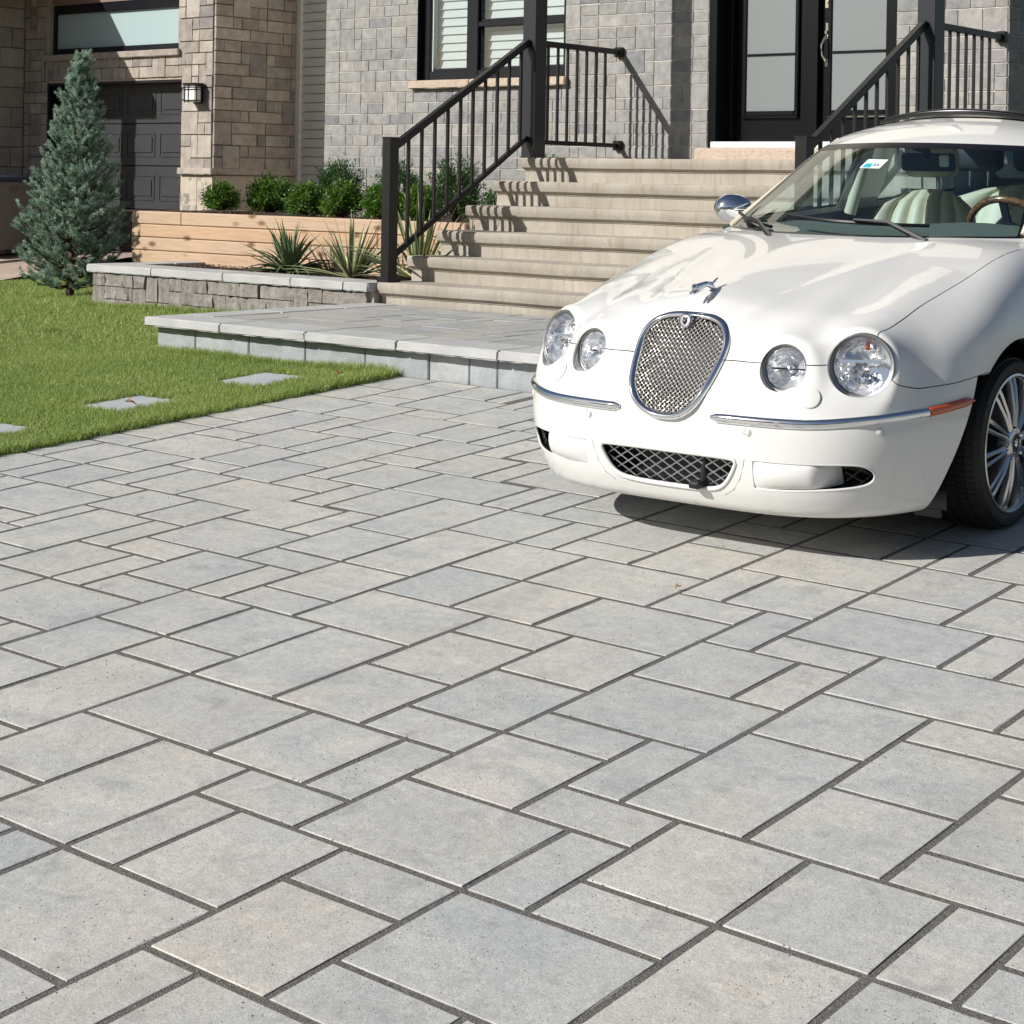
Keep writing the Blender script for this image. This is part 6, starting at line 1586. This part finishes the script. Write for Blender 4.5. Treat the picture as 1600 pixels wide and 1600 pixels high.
def seat(cx, cy, w, rear=False):
    """ribbed seat: cushion, backrest with vertical flutes, headrest on two posts"""
    bm = bmesh.new(); nu_, nv_ = 36, 12; front, back = [], []
    top = 1.06 if not rear else 1.05
    for j in range(nv_ + 1):
        v = j / nv_; z = .50 + (top - .50) * v; hw = w / 2 * (1 - .34 * max(0, (v - .72) / .28) ** 2.2)
        fa, ba = [], []
        for i in range(nu_ + 1):
            u = i / nu_ * 2 - 1; x = cx + u * hw; fl = abs(math.sin((u + 1) * math.pi * 3)) ** .5
            bol = .045 * max(0, abs(u) - .62) / .38
            y = cy + .21 * v - .030 * fl - bol + (.05 * max(0, (v - .9) / .1) ** 2)
            fa.append(bm.verts.new((x, y, z - .03 * (u * u) * max(0, v - .7) / .3))); ba.append(bm.verts.new((x, cy + .21 * v + .10 * (1 - u * u * .6) * (1 - .6 * max(0, (v - .85) / .15)), z - .04 * (u * u) * max(0, v - .7) / .3)))
        front.append(fa); back.append(ba)
    for G_, fl in ((front, 0), (back, 1)):
        for j in range(nv_):
            for i in range(nu_): bm.faces.new((G_[j][i], G_[j][i+1], G_[j+1][i+1], G_[j+1][i]))
    for i in range(nu_): bm.faces.new((front[-1][i], front[-1][i+1], back[-1][i+1], back[-1][i]))
    for j in range(nv_):
        bm.faces.new((front[j][0], front[j+1][0], back[j+1][0], back[j][0])); bm.faces.new((front[j][-1], front[j+1][-1], back[j+1][-1], back[j][-1]))
    bmesh.ops.recalc_face_normals(bm, faces=bm.faces); s_ = bm_obj('seat_back' if not rear else 'rear_seat_back', bm, M_CREAM, car, 75)
    box('seat_cushion', cx - w / 2, cx + w / 2, cy - .48, cy + .06, .42, .56, M_CREAM, s_, .05, 3)
    for hx in ((cx,) if not rear else (-.44, -.11, .36)):
        hr = box('headrest', hx - .135, hx + .135, cy + .20, cy + .30, top + .055, top + .205, M_CREAM if not rear else M_DARKTRIM, s_, .045, 4)
        for q in (-.05, .05): tube('headrest_post', [(hx + q, cy + .25, top - .02), (hx + q, cy + .25, top + .08)], .006, M_CHROME, s_)
seat(-.335, 1.47, .50); seat(.335, 1.47, .50); seat(0, 2.22, 1.20, True)
# steering wheel with burl rim
swc = Vector((.36, 1.05, .915)); tilt = Matrix.Translation(swc) @ Matrix.Rotation(R(-62), 4, 'X')
bm = bmesh.new(); add_tube(bm, [tilt @ Vector((.185 * math.cos(a), .185 * math.sin(a), 0)) for a in np.linspace(0, 6.2832, 41)[:-1]], .016, 10, True); sw = bm_obj('steering_wheel', bm, M_WOOD, car, 60)
bm = bmesh.new(); add_lathe(bm, [(.0001, .01), (.07, .008), (.085, -.03)], 24, tilt); add_bar(bm, tilt @ Vector((-.18, 0, 0)), tilt @ Vector((.18, 0, 0)), .03, .02); add_bar(bm, tilt @ Vector((0, 0, 0)), tilt @ Vector((0, -.18, 0)), .03, .02); bmesh.ops.recalc_face_normals(bm, faces=bm.faces); bm_obj('wheel_hub', bm, M_DARKTRIM, sw, 50)
# rear-view mirror, its stalk, and the sticker on the screen
rm = box('interior_mirror', -.125, .125, 1.00, 1.025, 1.185, 1.262, M_DARKTRIM, car, .012, 3)
tube('mirror_stalk', [(0, 1.01, 1.25), (0, .98, 1.285), (0, .96, 1.305)], [.016, .022, .05], M_DARKTRIM, rm)
box('mirror_sensor', .06, .105, .990, .9995, 1.205, 1.255, M_WHITE, rm, .006)
M_TOLL = simple('sticker_white', (.75, .85, .85, 1), .4); M_TEAL = simple('sticker_teal', (.03, .42, .50, 1), .4); M_INK = simple('sticker_ink', (.05, .09, .10, 1), .5)
sx0, sz0 = -.055, 1.222
def scr(x, z, off): return Vector((x, y_ws(np.array(x), np.array(z)).item() + off, z))
def plate(name, x0, x1, z0, z1, off, mat, parent):
    me = np_mesh(name, [tuple(scr(x, z, off)) for x, z in ((x0, z0), (x1, z0), (x1 + .006, z1), (x0 + .006, z1))], [(0, 1, 2, 3)]); return link_mesh(name, me, mat, parent)
st = plate('screen_sticker', -.135, -.035, 1.215, 1.248, -.006, M_TOLL, windscreen)
for (x0, x1, z0, z1) in ((-.128, -.086, 1.218, 1.224), (-.124, -.108, 1.2245, 1.233), (-.106, -.090, 1.2245, 1.233)): plate('sticker_mark', x0, x1, z0, z1, -.0075, M_TEAL, windscreen)
def text_mesh(body, size, mat, name, M_, parent):
    cu = bpy.data.curves.new(name, 'FONT'); cu.body = body; cu.size = size; cu.extrude = .0003; tmp = bpy.data.objects.new(name, cu); C.objects.link(tmp)
    dg = bpy.context.evaluated_depsgraph_get(); me = bpy.data.meshes.new_from_object(tmp.evaluated_get(dg)); bpy.data.objects.remove(tmp); o = link_mesh(name, me, mat, parent); o.matrix_local = M_; return o
zt_ = 1.224; pa_, pb_, pc_ = scr(-.080, zt_, -.008), scr(-.04, zt_, -.008), scr(-.076, zt_ + .02, -.008)
ex = (pb_ - pa_).normalized(); ey = (pc_ - pa_); ey = (ey - ex * ey.dot(ex)).normalized(); ez = ex.cross(ey)
Mt = Matrix((ex, ey, ez)).transposed().to_4x4(); Mt.translation = pa_
text_mesh('25', .030, M_INK, 'sticker_number', Mt @ Matrix.Diagonal((1.05, 1, 1, 1)), windscreen)
